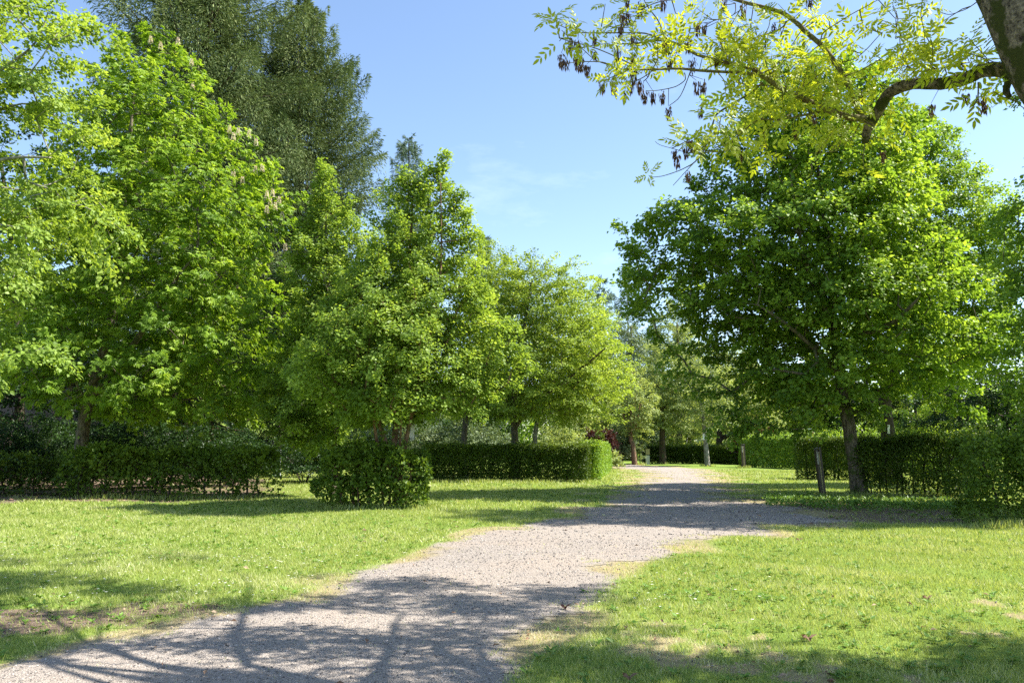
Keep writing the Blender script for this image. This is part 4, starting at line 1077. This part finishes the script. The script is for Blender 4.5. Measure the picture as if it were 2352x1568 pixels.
# short side shoots with a tuft of leaves at the end
shoots = []
def shoot(p, L, upb=.6):
    v = rng.normal(0, 1, 3); v[2] = abs(v[2]) * upb + .2; v = v / np.linalg.norm(v)
    q = p + v * L; m = (p + q) / 2 + rng.normal(0, .04 * L, 3) + [0, 0, -.05 * L]
    V, Fs = frustums([p, m], [m, q], np.array([.005, .004]), np.array([.004, .0028]), 4); gt.add(V, Fs)
    shoots.append((q, v))
Lb = big[0]; U = big[1]
def pick(S, x0, x1):
    a = 1176
    m = [(s) for s in S if x0 <= 1176 + F * s[0] / (s[1] * CT + (s[2] - CAMH) * ST) <= x1]
    return m
for s_ in pick(Lb, 1690, 2000): 
    if rng.random() < .45: shoot(s_, rng.uniform(.12, .55))
for s_ in pick(U, 1780, 1990):
    if rng.random() < .22: shoot(s_, rng.uniform(.08, .42))
for s_ in pick(Lb, 1400, 1690)[::9]: shoot(s_, rng.uniform(.08, .3))
for s_ in big[2][::8]: shoot(s_, rng.uniform(.08, .3))
for S in ALONG[21:26]:
    for s_ in S[::5]:
        shoot(s_, rng.uniform(.08, .35))
for S in ALONG:
    if rng.random() < .25: shoot(S[len(S) // 2], rng.uniform(.05, .2))
    if rng.random() < .4: shoot(S[-1], .05)
# leaf tufts seen in the dense part around the limb fork and over the limb
tuft_px = [(1270, 45), (1285, 40), (1310, 48), (1300, 62), (1325, 55), (1330, 92), (1285, 95), (1398, 52), (1410, 46), (1400, 100), (1385, 102), (1452, 85), (1460, 96), (1500, 78), (1535, 78), (1510, 90), (1568, 92), (1550, 122),
           (1575, 38), (1580, 30), (1500, 136), (1475, 143), (1385, 165), (1410, 180), (1440, 178), (1600, 175), (1390, 10), (1470, 8), (1520, 30), (1655, 100), (1700, 90), (1690, 75), (1730, 95), (1640, 95), (1680, 125),
           (1770, 40), (1790, 45), (1820, 10), (1850, 18), (1870, 40), (1850, 50), (1895, 35), (1905, 85), (1950, 75), (1960, 60), (1945, 105), (1975, 100), (2020, 45), (2010, 65), (2035, 40), (2050, 15), (2090, 45), (2100, 22), (2130, 20),
           (2100, 70), (2150, 70), (2165, 50), (2060, 60), (2095, 110), (2120, 120), (2140, 95), (2240, 30), (2010, 140), (2040, 150), (2030, 175), (1990, 160), (2320, 140), (2290, 140), (2260, 140),
           (1600, 330), (1620, 310), (1590, 318), (1640, 335), (1650, 350), (1660, 300), (1700, 340), (1720, 320), (1750, 350), (1690, 360), (1640, 250), (1700, 270), (1740, 250), (1770, 240), (1800, 250), (1830, 215), (1860, 210), (1880, 190),
           (1780, 180), (1800, 160), (1830, 170), (1840, 140), (1870, 150), (1740, 140), (1720, 200), (1760, 215), (1880, 275), (1920, 290), (1850, 300), (1900, 320), (1810, 300), (1780, 320), (2010, 300), (2030, 320), (1950, 330), (2280, 210), (2250, 200), (2300, 180)]
dens_px = []
for _ in range(26):
    dens_px.append((rng.normal(1790, 125), rng.normal(225, 75)))
for _ in range(22):
    dens_px.append((rng.uniform(2060, 2230), rng.normal(140, 20)))
for _ in range(14):
    dens_px.append((rng.uniform(1640, 1900), rng.uniform(90, 150)))
allw = np.vstack([np.array(b) for b in big] + [np.array(a) for a in ALONG] + [np.array(limb_w)])
for x, y in [t for i, t in enumerate(tuft_px) if i % 3 != 1] + dens_px:
    q = P(x, y, dep(x) + rng.uniform(-.5, .5))
    j = int(np.argmin(np.linalg.norm(allw - q, axis=1))); a = allw[j]
    m = (a + q) / 2 + rng.normal(0, .03, 3); m[2] -= .03
    V, Fs = frustums([a, m], [m, q], np.array([.0055, .004]), np.array([.004, .0028]), 4); gt.add(V, Fs)
    v = unit(q - a) + [0, 0, .5]; shoots.append((q, v / np.linalg.norm(v)))
tag(gt.build('twig', M['twigash'], ASH, smooth=True), kind='stuff')

def pinnate(tufts, rng, nleaf=(4, 7), rach=.17, lf=.062, pairs=4, big=1.0):
    POS = []; AX = []; NR = []; LL = []; WW = []; RN = []
    for q, v in tufts:
        k = rng.integers(*nleaf); t0 = rng.uniform(0, 6.28); tone = rng.normal(0, .14); gs = rng.uniform(.6, 1.2) * big
        ref = np.array([1., 0, 0]) if abs(v[0]) < .8 else np.array([0, 1., 0])
        a = np.cross(v, ref); a /= np.linalg.norm(a); b = np.cross(v, a)
        for i in range(k):
            th = t0 + i * 6.283 / k + rng.normal(0, .25)
            rd = (a * math.cos(th) + b * math.sin(th)) * rng.uniform(.7, 1) + v * rng.uniform(.15, .6); rd /= np.linalg.norm(rd)
            up = v - rd * (v @ rd); up /= np.linalg.norm(up) + 1e-6; sd = np.cross(up, rd)
            R = rach * gs * rng.uniform(.7, 1.2)
            for j in range(pairs):
                f = (j + 1.2) / (pairs + .6); c = q + rd * R * f - up * (.25 * R * f * f)
                for s in (-1, 1):
                    POS.append(c); AX.append(rd * .75 + sd * s * .8 - up * .25 + rng.normal(0, .08, 3)); NR.append(up + sd * s * -.2 + rng.normal(0, .15, 3))
                    l_ = lf * gs * (1 - abs(f - .6) * .5) * rng.uniform(.85, 1.1); LL.append(l_); WW.append(l_ * .36); RN.append(.5 + tone + rng.normal(0, .15))
            POS.append(q + rd * R - up * .25 * R); AX.append(rd - up * .4); NR.append(up); LL.append(lf * gs); WW.append(lf * gs * .38); RN.append(.5 + tone)
    return np.array(POS), np.array(AX), np.array(NR), np.array(LL), np.array(WW), np.clip(RN, 0, 1)
pos, ax, nr, L, W, rn = pinnate(shoots, rng, nleaf=(3, 6), rach=.185, lf=.074)
V, Fc = leaf_geo(pos, ax, nr, L, W, hexa=True)
mesh_obj('foliage', V, Fc, M['ash'], ASH, rnd=rn)

# upper crown of the ash above the frame (it throws the shadows on the path)
rngc = np.random.default_rng(66)
Tn = []
_k = 1 / math.tan(math.radians(SUN_EL)); _sx = math.sin(math.radians(SUN_AZ)) * _k; _sy = math.cos(math.radians(SUN_AZ)) * _k
regs = [(850, 1400, 1335, 1568, .22), (-150, 780, 1285, 1520, .36), (100, 1000, 1450, 1700, .14), (1640, 2400, 1480, 1660, .22), (1250, 1600, 1510, 1660, .07), (1950, 2500, 1490, 1600, .05)]
cen_ = []
rw = np.array([q[4] for q in regs]); rw = rw / rw.sum()
while len(Tn) < 520:
    q_ = regs[rngc.choice(len(regs), p=rw)]
    if len(cen_) < 46:
        cen_.append(G(rngc.uniform(q_[0], q_[1]), rngc.uniform(q_[2], q_[3])))
        continue
    w_ = cen_[rngc.integers(46)] + rngc.normal(0, 1, 2) * [.42, .30]
    zc = (2.5 + .64 * w_[1]) * rngc.uniform(1.0, 1.3)
    c = np.array([w_[0] + _sx * zc, w_[1] + _sy * zc, zc])
    q = c - np.array([_sx, _sy, 1]) * (c[2] - 4.9)
    if 0.2 < q[0] < 4.4 and 6.0 < q[1] < 8.0 and rngc.random() < .5: continue
    if c[2] > 2.4 + .63 * c[1] and ((c[0] - 3.8) / 8) ** 2 + ((c[1] - 7.5) / 6.5) ** 2 + ((c[2] - 9.5) / 4.5) ** 2 < 1: Tn.append(c)
Tn = np.array(Tn)
tp = np.array(t_pts[3:]); rrp = t_r[3:]
main = [([np.array(p) for p in t_pts[4:]], t_r[4:], -1)]
hl = []
for e, nrad in [((0.2, 8.6, 8.6), .09), ((-1.6, 9.5, 9.2), .06), ((1.0, 7.6, 7.9), .07), ((2.2, 9.2, 8.9), .06), ((1.5, 10.5, 10.2), .08), ((7.5, 8.5, 9.5), .1), ((5.5, 11, 11), .08), ((3.0, 6.0, 9.5), .08), ((-.5, 7.2, 8.2), .06)]:
    a = t_pts[6] if nrad > .07 else t_pts[5]; e = np.array(e, float)
    hl.append(([a * (1 - f) + e * f + np.array([.35 * math.sin(5 * f + nrad * 60), .3 * math.sin(6.5 * f + nrad * 30), .6 * math.sin(3.14 * f)]) for f in np.linspace(0, 1, 7)][1:], [nrad * .62 * (1 - .85 * f) for f in np.linspace(0, 1, 7)][1:], 1))
N, par, tip, fixed = grow(main + hl, Tn, rngc, up=.5)
r = radii(len(N), par, tip, fixed, r0=.008)
ch = np.array([i for i in range(len(N)) if par[i] >= 0 and i > len(main[0][0]) - 1])
V, Fs = frustums(N[par[ch]], N[ch], np.minimum(r[par[ch]], r[ch] * 1.35), r[ch], 6)
g = Geo(); g.add(V, Fs); tag(g.build('twig', M['twigash'], ASH, smooth=True), kind='stuff')
sh2 = []
for t in tip:
    for _ in range(4):
        v = rngc.normal(0, 1, 3); v[2] = abs(v[2]); v /= np.linalg.norm(v); sh2.append((N[t] + v * rngc.uniform(.0, .35), v))
pos, ax, nr, L, W, rn = pinnate(sh2, rngc, rach=.22, lf=.092)
V, Fc = leaf_geo(pos, ax, nr, L, W)
mesh_obj('foliage', V, Fc, M['ash'], ASH, rnd=rn)

# hanging bunches of ash keys
kz = [(285, 490), (325, 510), (485, 560), (440, 510), (410, 500), (355, 360), (415, 380), (545, 430), (720, 430), (750, 255), (845, 450), (845, 300), (765, 160), (805, 150), (605, 690), (695, 690), (780, 760), (830, 680), (850, 610),
      (900, 690), (935, 760), (1000, 765), (1077, 770), (1105, 370), (1280, 370), (1125, 890), (1345, 690), (1395, 690), (1375, 880), (1355, 240), (1405, 230), (1710, 95), (1950, 220), (1770, 470), (1500, 480), (1310, 520), (1130, 510), (545, 310), (1080, 40),
      (900, 80), (1170, 1210), (1190, 1270), (1260, 1200), (1300, 1140), (1280, 1385), (2120, 1050), (2230, 20), (800, 10), (1560, 40), (2270, 930), (1690, 1220)]
kp = [(1205.9 + x * .293, y * .293) for x, y in kz] + [(1665.2 + x * .293, y * .293) for x, y in [(1890, 770), (2020, 830), (870, 680), (1620, 870), (1240, 1230), (1070, 760), (930, 960)]]
rng = np.random.default_rng(19)
for (x, y) in kp:
    ctr = P(x, y, dep(x) + rng.normal(0, .05))
    sz = rng.uniform(.85, 1.6); n = int(40 * sz)
    h = rng.uniform(0, 1, n); th = rng.uniform(0, 6.28, n); rr = .026 * sz * np.sqrt(rng.random(n)) * (1 - .5 * h)
    top = ctr + [0, 0, .055 * sz]
    pos = top + np.c_[np.cos(th) * rr, np.sin(th) * rr, -h * .085 * sz]
    ax = np.c_[np.cos(th) * .2, np.sin(th) * .2, -np.ones(n)] + rng.normal(0, .12, (n, 3))
    V, Fc = leaf_geo(pos, ax, np.c_[np.cos(th), np.sin(th), np.zeros(n)] + rng.normal(0, .3, (n, 3)), np.full(n, .046) * rng.uniform(.8, 1.2, n), np.full(n, .012))
    j = int(np.argmin(np.linalg.norm(allw - top, axis=1) + 2.0 * np.maximum(0, top[2] - allw[:, 2])))
    g = Geo(); g.add(V, Fc, rng.random(n))
    a = allw[j]
    if np.linalg.norm(a - top) > .35: a = top + [rng.normal(0, .03), 0, .12]
    V, Fs = frustums([a], [top], np.array([.003]), np.array([.002]), 4); g.add(V, Fs, np.full(len(Fs), .1))
    g.build('seed_cluster', M['keys'], ASH, rnd=True)

# ============================================================ POSTS, SIGNS
def rotm(ax, az):
    cx, sx = math.cos(ax), math.sin(ax); cz, sz = math.cos(az), math.sin(az)
    return np.array([[cz, -sz, 0], [sz, cz, 0], [0, 0, 1]]) @ np.array([[cx, 0, sx], [0, 1, 0], [-sx, 0, cx]])
def service_post(px, d, h, w, label, lean, az=.2):
    x = hx(px, d); z = float(gh(x, d))
    R = rotm(lean, az)
    root = empty('service_post', (x, d, z), label, 'post', 'dark posts along the path')
    def part(name, c, s, m, bev=.004):
        g = Geo(); box_geo(g, np.array([x, d, z]) + R @ np.array(c), s, R, bev); return g.build(name, m, root)
    part('body', (-w * .29, 0, h * .5 - .02), (w * .42, w * .62, h), M['post'])
    part('body', (w * .29, 0, h * .5 - .02), (w * .42, w * .62, h), M['post'])
    part('wood_strip', (.0, -w * .13, h * .475), (w * .150, w * .40, h * .90), M['strip'])
    part('number_plate', (-w * .33, -w * .31 - .006, h * .80), (w * .30, .008, h * .26), M['greyplate'], 0)
    part('cap', (0, 0, h - .012 + .02), (w * 1.04, w * .72, .03), M['post'])
service_post(1886, 26.3, 1.56, .195, 'near dark service post with a pale strip beside the lime trunk', -.075)
service_post(1708, 59.5, 1.72, .27, 'far dark service post at the end of the tall right hedge', -.02)

# notice frame on the left
d = 40.0; x = hx(641, d); z = float(gh(x, d))
root = empty('notice_board', (x, d, z), 'grey framed notice board on a post beyond the left hedge', 'sign')
def bpart(name, c, s, m, bev=0, par=None):
    g = Geo(); box_geo(g, np.array([x, d, z]) + np.array(c), s, None, bev); return g.build(name, m, par or root)
bpart('post', (.02, 0, .15), (.16, .1, .46), M['greypaint'], .01)
bpart('side_panel', (.0, -.06, .95), (.19, .06, 1.0), M['greypaint'], .008)
bpart('panel', (-.42, .0, .95), (.64, .03, .90), M['black'])
bpart('frame', (-.42, -.03, 1.42), (.66, .05, .05), M['greypaint'])
bpart('frame', (-.42, -.03, .47), (.66, .05, .05), M['greypaint'])
bpart('frame', (-.74, -.03, .945), (.04, .05, .90), M['greypaint'])
for k in range(4):
    bpart('marking', (-.62 + k * .13, -.022, .58), (.085, .008, .10), M['greypaint'])
bx2 = hx(617, 41.5)
root = empty('bird_box', (bx2, 41.5, float(gh(bx2, 41.5))), 'small black box on a pole just above the notice board', 'box')
x, d, z = bx2, 41.5, float(gh(bx2, 41.5))
bpart('pole', (0, 0, .72), (.07, .07, 1.5), M['black'], .01)
bpart('body', (0, 0, 1.70), (.42, .3, .44), M['black'], .02)
bpart('lid', (0, -.01, 1.94), (.47, .36, .03), M['black'], .005)
# white tags on trunks
def tagplate(px, py, d, w, h, label):
    c = P(px, py, d)
    root = empty('tree_tag', c, label, 'sign')
    g = Geo(); box_geo(g, c, (w, .01, h), rotm(.04, 0)); g.build('plate', M['white'], root)
    g = Geo()
    for s in (-1, 1):
        box_geo(g, c + [0, -.009, s * h * .4], (.02, .01, .02), None)
    g.build('screw', M['black'], root)
tagplate(947, 990, 21.9, .13, .48, 'long white tag hanging beside the multi stemmed tree trunk')
tagplate(1617, 931, 65.6, .2, .42, 'white tag high on the birch trunk')
tagplate(1616, 1003, 65.6, .14, .5, 'lower white tag on the birch trunk')
tagplate(2041, 985, 32.2, .09, .34, 'small pale tag on the dark lime trunk')
d = 72; x = hx(1479, d); z = float(gh(x, d))
root = empty('gate_sign', (x, d, z), 'white board on two thin dark poles left of the far hedge', 'sign')
bpart('pole', (-.35, 0, 1.0), (.09, .09, 2.1), M['black'])
bpart('pole', (-.12, .15, 1.0), (.09, .09, 2.1), M['black'])
bpart('board', (.35, 0, 1.15), (.36, .05, .50), M['strip'])
bpart('post', (.35, .1, .4), (.35, .08, .85), M['greypaint'])
d = 58; x = hx(1862, d); z = float(gh(x, d))
root = empty('road_sign', (x, d, z), 'white and red sign glimpsed through leaves above the right hedge', 'sign')
bpart('pole', (.45, 0, 1.45), (.1, .1, 3.0), M['black'], .02)
bpart('plate', (.10, -.05, 2.60), (.42, .04, .60), M['white'], .01)
bpart('border', (.22, -.08, 2.50), (.14, .02, .28), M['redpaint'])

# ============================================================ GRASS, DAISIES, PEBBLES, LITTER
rng = np.random.default_rng(1234)
def in_view(x, y, m=1.15):
    return np.abs(x) < y * .643 * m + .6
def scatter(y0, y1, dens, xmax=60):
    w = min(xmax, y1 * .643 * 1.12 + .8)
    n = int(dens * (y1 - y0) * 2 * w)
    x = rng.uniform(-w, w, n); y = rng.uniform(y0, y1, n)
    k = in_view(x, y)
    return np.c_[x[k], y[k]]
PV = []; PR = []
for y0, y1, dens, hgt, wid in [(4.3, 8, 3800, .041, .0065), (8, 13, 2400, .044, .009), (13, 20, 1050, .050, .014), (20, 32, 430, .058, .024), (32, 55, 130, .075, .045)]:
    p = scatter(y0, y1, dens)
    gv_, dr_, so_ = masks(p)
    patch = nz(p, .8, 2) * .6 + nz(p, 2.6, 0) * .55 + nz(p, 8.0, 1) * .35
    dens_f = np.clip((1 - gv_ * 1.02) * (1 - .93 * dr_ * sstep(gv_, 0, .3)) * (1 - .9 * so_) * (1 - .6 * dr_) + .0, 0, 1) * np.clip(.80 + .35 * patch, .3, 1)
    tuf = sstep(nz(p, 9.0, 2) * .6 + nz(p, 4.0, 0) * .5, .25, .7) * dr_ * (gv_ < .93)
    dens_f = np.maximum(dens_f, tuf * .75)
    k = rng.random(len(p)) < dens_f + .004
    p = p[k]; so_ = so_[k]; dr_ = dr_[k]; patch = patch[k]
    n = len(p)
    z = gh(p[:, 0], p[:, 1])
    h = hgt * rng.uniform(.45, 1.35, n) * (1 - .3 * dr_) * (1 + .25 * patch) * np.where(rng.random(n) < .02, 1.7, 1)
    th = rng.uniform(0, 6.28, n); lean = rng.uniform(.15, 1.0, n) * h
    la = rng.uniform(0, 6.28, n)
    w = wid * rng.uniform(.6, 1.3, n)
    b = np.c_[p, z]
    s = np.c_[np.cos(th), np.sin(th), np.zeros(n)] * (w / 2)[:, None]
    t = b + np.c_[np.cos(la) * lean, np.sin(la) * lean, h]
    PV.append(np.stack([b - s, b + s, t], 1).reshape(-1, 3))
    PR.append(np.clip(.42 + .17 * rng.normal(size=n) + .20 * patch + .3 * dr_ + .12 * (rng.random(n) < .08), 0, 1))
feet = [(GX(px, d), d, r, m) for px, d, r, m in [(1975, 27, .5, 420), (1886, 26.2, .28, 260), (1708, 59.4, .5, 150), (186, 27.5, .5, 150), (1470, 70, .6, 90), (1522, 74, .6, 90), (1625, 66, .6, 90)]]
feet += [(x, 20.75, .35, 60) for x in np.arange(-4.9, -2.2, .3)] + [(x, 24.95, .4, 40) for x in np.arange(-13, -7.4, .35)] + [(hx(px, 36.2), 36.3, .5, 60) for px in range(990, 1350, 14)] + [(hx(px, 25.6), 25.7, .5, 60) for px in range(1990, 2250, 14)] + [(hx(px, 16.1), 16.2, .35, 60) for px in range(2270, 2420, 14)]
for fx, fy, fr, m in feet:
    a = rng.uniform(0, 6.28, m); q = fr * (.35 + .75 * rng.random(m) ** .7)
    bx_, by_ = fx + np.cos(a) * q, fy + np.sin(a) * q * .8
    h = rng.uniform(.06, .20, m) * (1 if fy < 40 else 1.3); th = rng.uniform(0, 6.28, m); w = .007 + .0005 * fy; la = rng.uniform(0, 6.28, m); lean = h * rng.uniform(.1, .6, m)
    b = np.c_[bx_, by_, gh(bx_, by_)]; sd_ = np.c_[np.cos(th), np.sin(th), np.zeros(m)] * w
    PV.append(np.stack([b - sd_, b + sd_, b + np.c_[np.cos(la) * lean, np.sin(la) * lean, h]], 1).reshape(-1, 3)); PR.append(np.clip(.4 + .2 * rng.normal(size=m), 0, 1))
V = np.vstack(PV); n = len(V) // 3
print('grass blades', n)
o = mesh_obj('grass', V, np.arange(3 * n).reshape(n, 3), M['grass'], rnd=np.concatenate(PR))
tag(o, 'short mown grass covering the lawn', 'grass', None, 'stuff')

# broad-leaved weeds
p = np.vstack([scatter(5, 14, 55), scatter(14, 30, 14)])
gv_, dr_, so_ = masks(p)
wmask = np.clip(nz(p, .7, 1) * .6 + .35 + .5 * (p[:, 0] < -1) * sstep(-p[:, 1], -12, -7), 0, 1) * (1 - gv_)
p = p[rng.random(len(p)) < wmask * .75 * (1 - .95 * sstep(dr_, .1, .5))]
k = 7; n = len(p) * k
idx = np.repeat(np.arange(len(p)), k); th = rng.uniform(0, 6.28, n)
ax = np.c_[np.cos(th), np.sin(th), rng.uniform(.1, .9, n)]
pos = np.c_[p, gh(p[:, 0], p[:, 1]) + .012][idx] + np.c_[np.cos(th), np.sin(th), np.zeros(n)] * .006
s = (rng.uniform(.5, 1.2, len(p)) * (1 + .4 * (p[:, 1] > 14)))[idx]
L = .055 * s * rng.uniform(.7, 1.3, n)
V, Fc = leaf_geo(pos, ax, np.tile([0, 0, 1.], (n, 1)) + rng.normal(0, .2, (n, 3)), L, L * .45, hexa=True)
o = mesh_obj('weeds', V, Fc, M['weed'], rnd=np.clip(.45 + .2 * rng.normal(size=n), 0, 1))
tag(o, 'low broad leaved weeds in the lawn', 'ground cover', None, 'stuff')
# undergrowth strip along right-hand hedge foot
q0 = [(1850, 1152), (2250, 1172)]
p = np.c_[rng.uniform(1760, 2290, 900), rng.normal(1158, 7, 900)]
pw = np.array([G(a, b + (a - 1900) * .03) for a, b in p])
k = 8; n = len(pw) * k; idx = np.repeat(np.arange(len(pw)), k); th = rng.uniform(0, 6.28, n)
ax = np.c_[np.cos(th), np.sin(th), rng.uniform(.2, 1.6, n)]
pos = np.c_[pw, gh(pw[:, 0], pw[:, 1])][idx] + ax * .02 + np.c_[rng.normal(0, .05, (n, 2)), rng.uniform(0, .12, n)]
L = .08 * rng.uniform(.6, 1.4, n)
V, Fc = leaf_geo(pos, ax, np.tile([0, 0, 1.], (n, 1)) + rng.normal(0, .3, (n, 3)), L, L * .5)
o = mesh_obj('undergrowth', V, Fc, M['weed'], rnd=np.clip(.45 + .2 * rng.normal(size=n), 0, 1))
tag(o, 'low nettles and weeds at the foot of the right hand hedge', 'ground cover', None, 'stuff')

# daisies
pd = np.vstack([np.c_[rng.uniform(0, 1000, 330), rng.uniform(1165, 1390, 330)], np.c_[rng.uniform(-10, 700, 170), rng.uniform(1190, 1300, 170)], np.c_[rng.normal(1500, 70, 30), rng.normal(1370, 35, 30)],
                np.c_[rng.uniform(1650, 2350, 16), rng.uniform(1240, 1440, 16)], np.c_[rng.uniform(990, 1400, 60), rng.uniform(1105, 1135, 60)]])
pw = np.array([G(a, b) for a, b in pd]); gv_, dr_, so_ = masks(pw)
pw = pw[(gv_ < .1) & (so_ < .5)]
k = 8; n = len(pw) * k; idx = np.repeat(np.arange(len(pw)), k)
th = np.tile(np.arange(k) * 6.283 / k, len(pw)); sc_ = rng.uniform(.45, 1.25, len(pw))[idx]
ctr = np.c_[pw, gh(pw[:, 0], pw[:, 1]) + rng.uniform(.05, .075, len(pw))]
ax = np.c_[np.cos(th), np.sin(th), np.full(n, .25)]
V, Fc = leaf_geo(ctr[idx] + ax * .002, ax, np.tile([0, 0, 1.], (n, 1)), .014 * sc_, .011 * sc_)
o = mesh_obj('daisies', V, Fc, M['daisy'], rnd=rng.random(n))
tag(o, 'tiny white daisies sprinkled over the lawn', 'flowers', None, 'stuff')

# pebbles and gravel stones
PV = []; PF = []; PR = []; c0 = 0
octv = np.array([[1, 0, 0], [0, 1, 0], [-1, 0, 0], [0, -1, 0], [0, 0, 1], [0, 0, -1.]])
octf = np.array([[0, 1, 4], [1, 2, 4], [2, 3, 4], [3, 0, 4], [1, 0, 5], [2, 1, 5], [3, 2, 5], [0, 3, 5]])
for y0, y1, dens, r0_, r1_ in [(4.3, 8, 900, .004, .013), (8, 14, 380, .007, .018), (14, 24, 90, .012, .028)]:
    p = scatter(y0, y1, dens); gv_, dr_, so_ = masks(p)
    k = rng.random(len(p)) < gv_ * .75 + .05 * dr_ + .12 * so_
    p = p[k]; n = len(p)
    r = r0_ + (r1_ - r0_) * rng.random(n) ** 3
    q = octv[None] * r[:, None, None] * rng.uniform(.6, 1.2, (n, 6, 1)); q[:, :, 2] *= .6
    a = rng.uniform(0, 6.28, n); ca, sa = np.cos(a)[:, None], np.sin(a)[:, None]
    x = q[:, :, 0] * ca - q[:, :, 1] * sa; y = q[:, :, 0] * sa + q[:, :, 1] * ca
    q = np.stack([x + p[:, :1], y + p[:, 1:], q[:, :, 2] + (gh(p[:, 0], p[:, 1]) + .005 + .25 * r)[:, None]], 2)
    PV.append(q.reshape(-1, 3)); PF.append((octf[None] + (np.arange(n) * 6)[:, None, None] + c0).reshape(-1, 3)); c0 += 6 * n
    PR.append(np.repeat(np.clip(.5 + .28 * rng.normal(size=n), 0, 1), 8))
o = mesh_obj('gravel_stones', np.vstack(PV), np.vstack(PF), M['stone'], rnd=np.concatenate(PR))
tag(o, 'loose grey and beige gravel stones on the path', 'gravel', None, 'stuff')

# dead leaves, straw and twigs
p = np.vstack([scatter(4.5, 12, 16), scatter(12, 30, 3.0)])
gv_, dr_, so_ = masks(p)
p = p[rng.random(len(p)) < .16 + .6 * so_ + .5 * dr_ * (1 - gv_)]
pl2 = np.array([G(a, b) for a, b in np.c_[rng.uniform(-100, 650, 1500), rng.uniform(1092, 1152, 1500)]])
p = np.vstack([p, pl2]); n = len(p); th = rng.uniform(0, 6.28, n)
L = np.where(rng.random(n) < .4, .03, .055) * rng.uniform(.6, 1.5, n) * (1 + .6 * (p[:, 1] > 15))
V, Fc = leaf_geo(np.c_[p, gh(p[:, 0], p[:, 1]) + .02 + rng.random(n) * .015], np.c_[np.cos(th), np.sin(th), rng.normal(0, .25, n)],
                 np.tile([0, 0, 1.], (n, 1)) + rng.normal(0, .4, (n, 3)), L, L * np.where(rng.random(n) < .4, .12, .5), fold=.25)
o = mesh_obj('leaf_litter', V, Fc, M['litter'], rnd=rng.random(n))
tag(o, 'dead leaves and straw scattered on grass and path', 'leaf litter', None, 'stuff')
for (px, py, s, lab, mk) in [(1836, 1239, .10, 'curled orange brown dead leaf on the grass right of the path', 'litter'), (1298, 1394, .085, 'reddish dead leaf on the gravel at the path edge', 'red'), (1857, 1470, .10, 'pale curled dead leaf on the grass at lower right', 'litter'), (1445, 1560, .09, 'dark brown leaf lying at the bottom edge', 'litter'), (2130, 1382, .08, 'small tan dead leaf in the grass on the right', 'litter')]:
    w_ = G(px, py); c = np.array([w_[0], w_[1], float(gh(*w_)) + .035])
    th = np.linspace(0, 6.283, 13)[:-1]
    rr = s * (.5 + .14 * np.cos(3 * th) + .12 * np.cos(5 * th))
    ring = np.c_[c[0] + np.cos(th) * rr, c[1] + np.sin(th) * rr * .7, c[2] + .02 * np.cos(2 * th) + .012 * np.sin(5 * th)]
    V = np.vstack([ring, c + [0, 0, -.006]]); Fc = np.array([[i, (i + 1) % 12, 12] for i in range(12)])
    o = mesh_obj('fallen_leaf', V, Fc, M[mk], rnd=np.full(12, .35)); tag(o, lab, 'leaf')
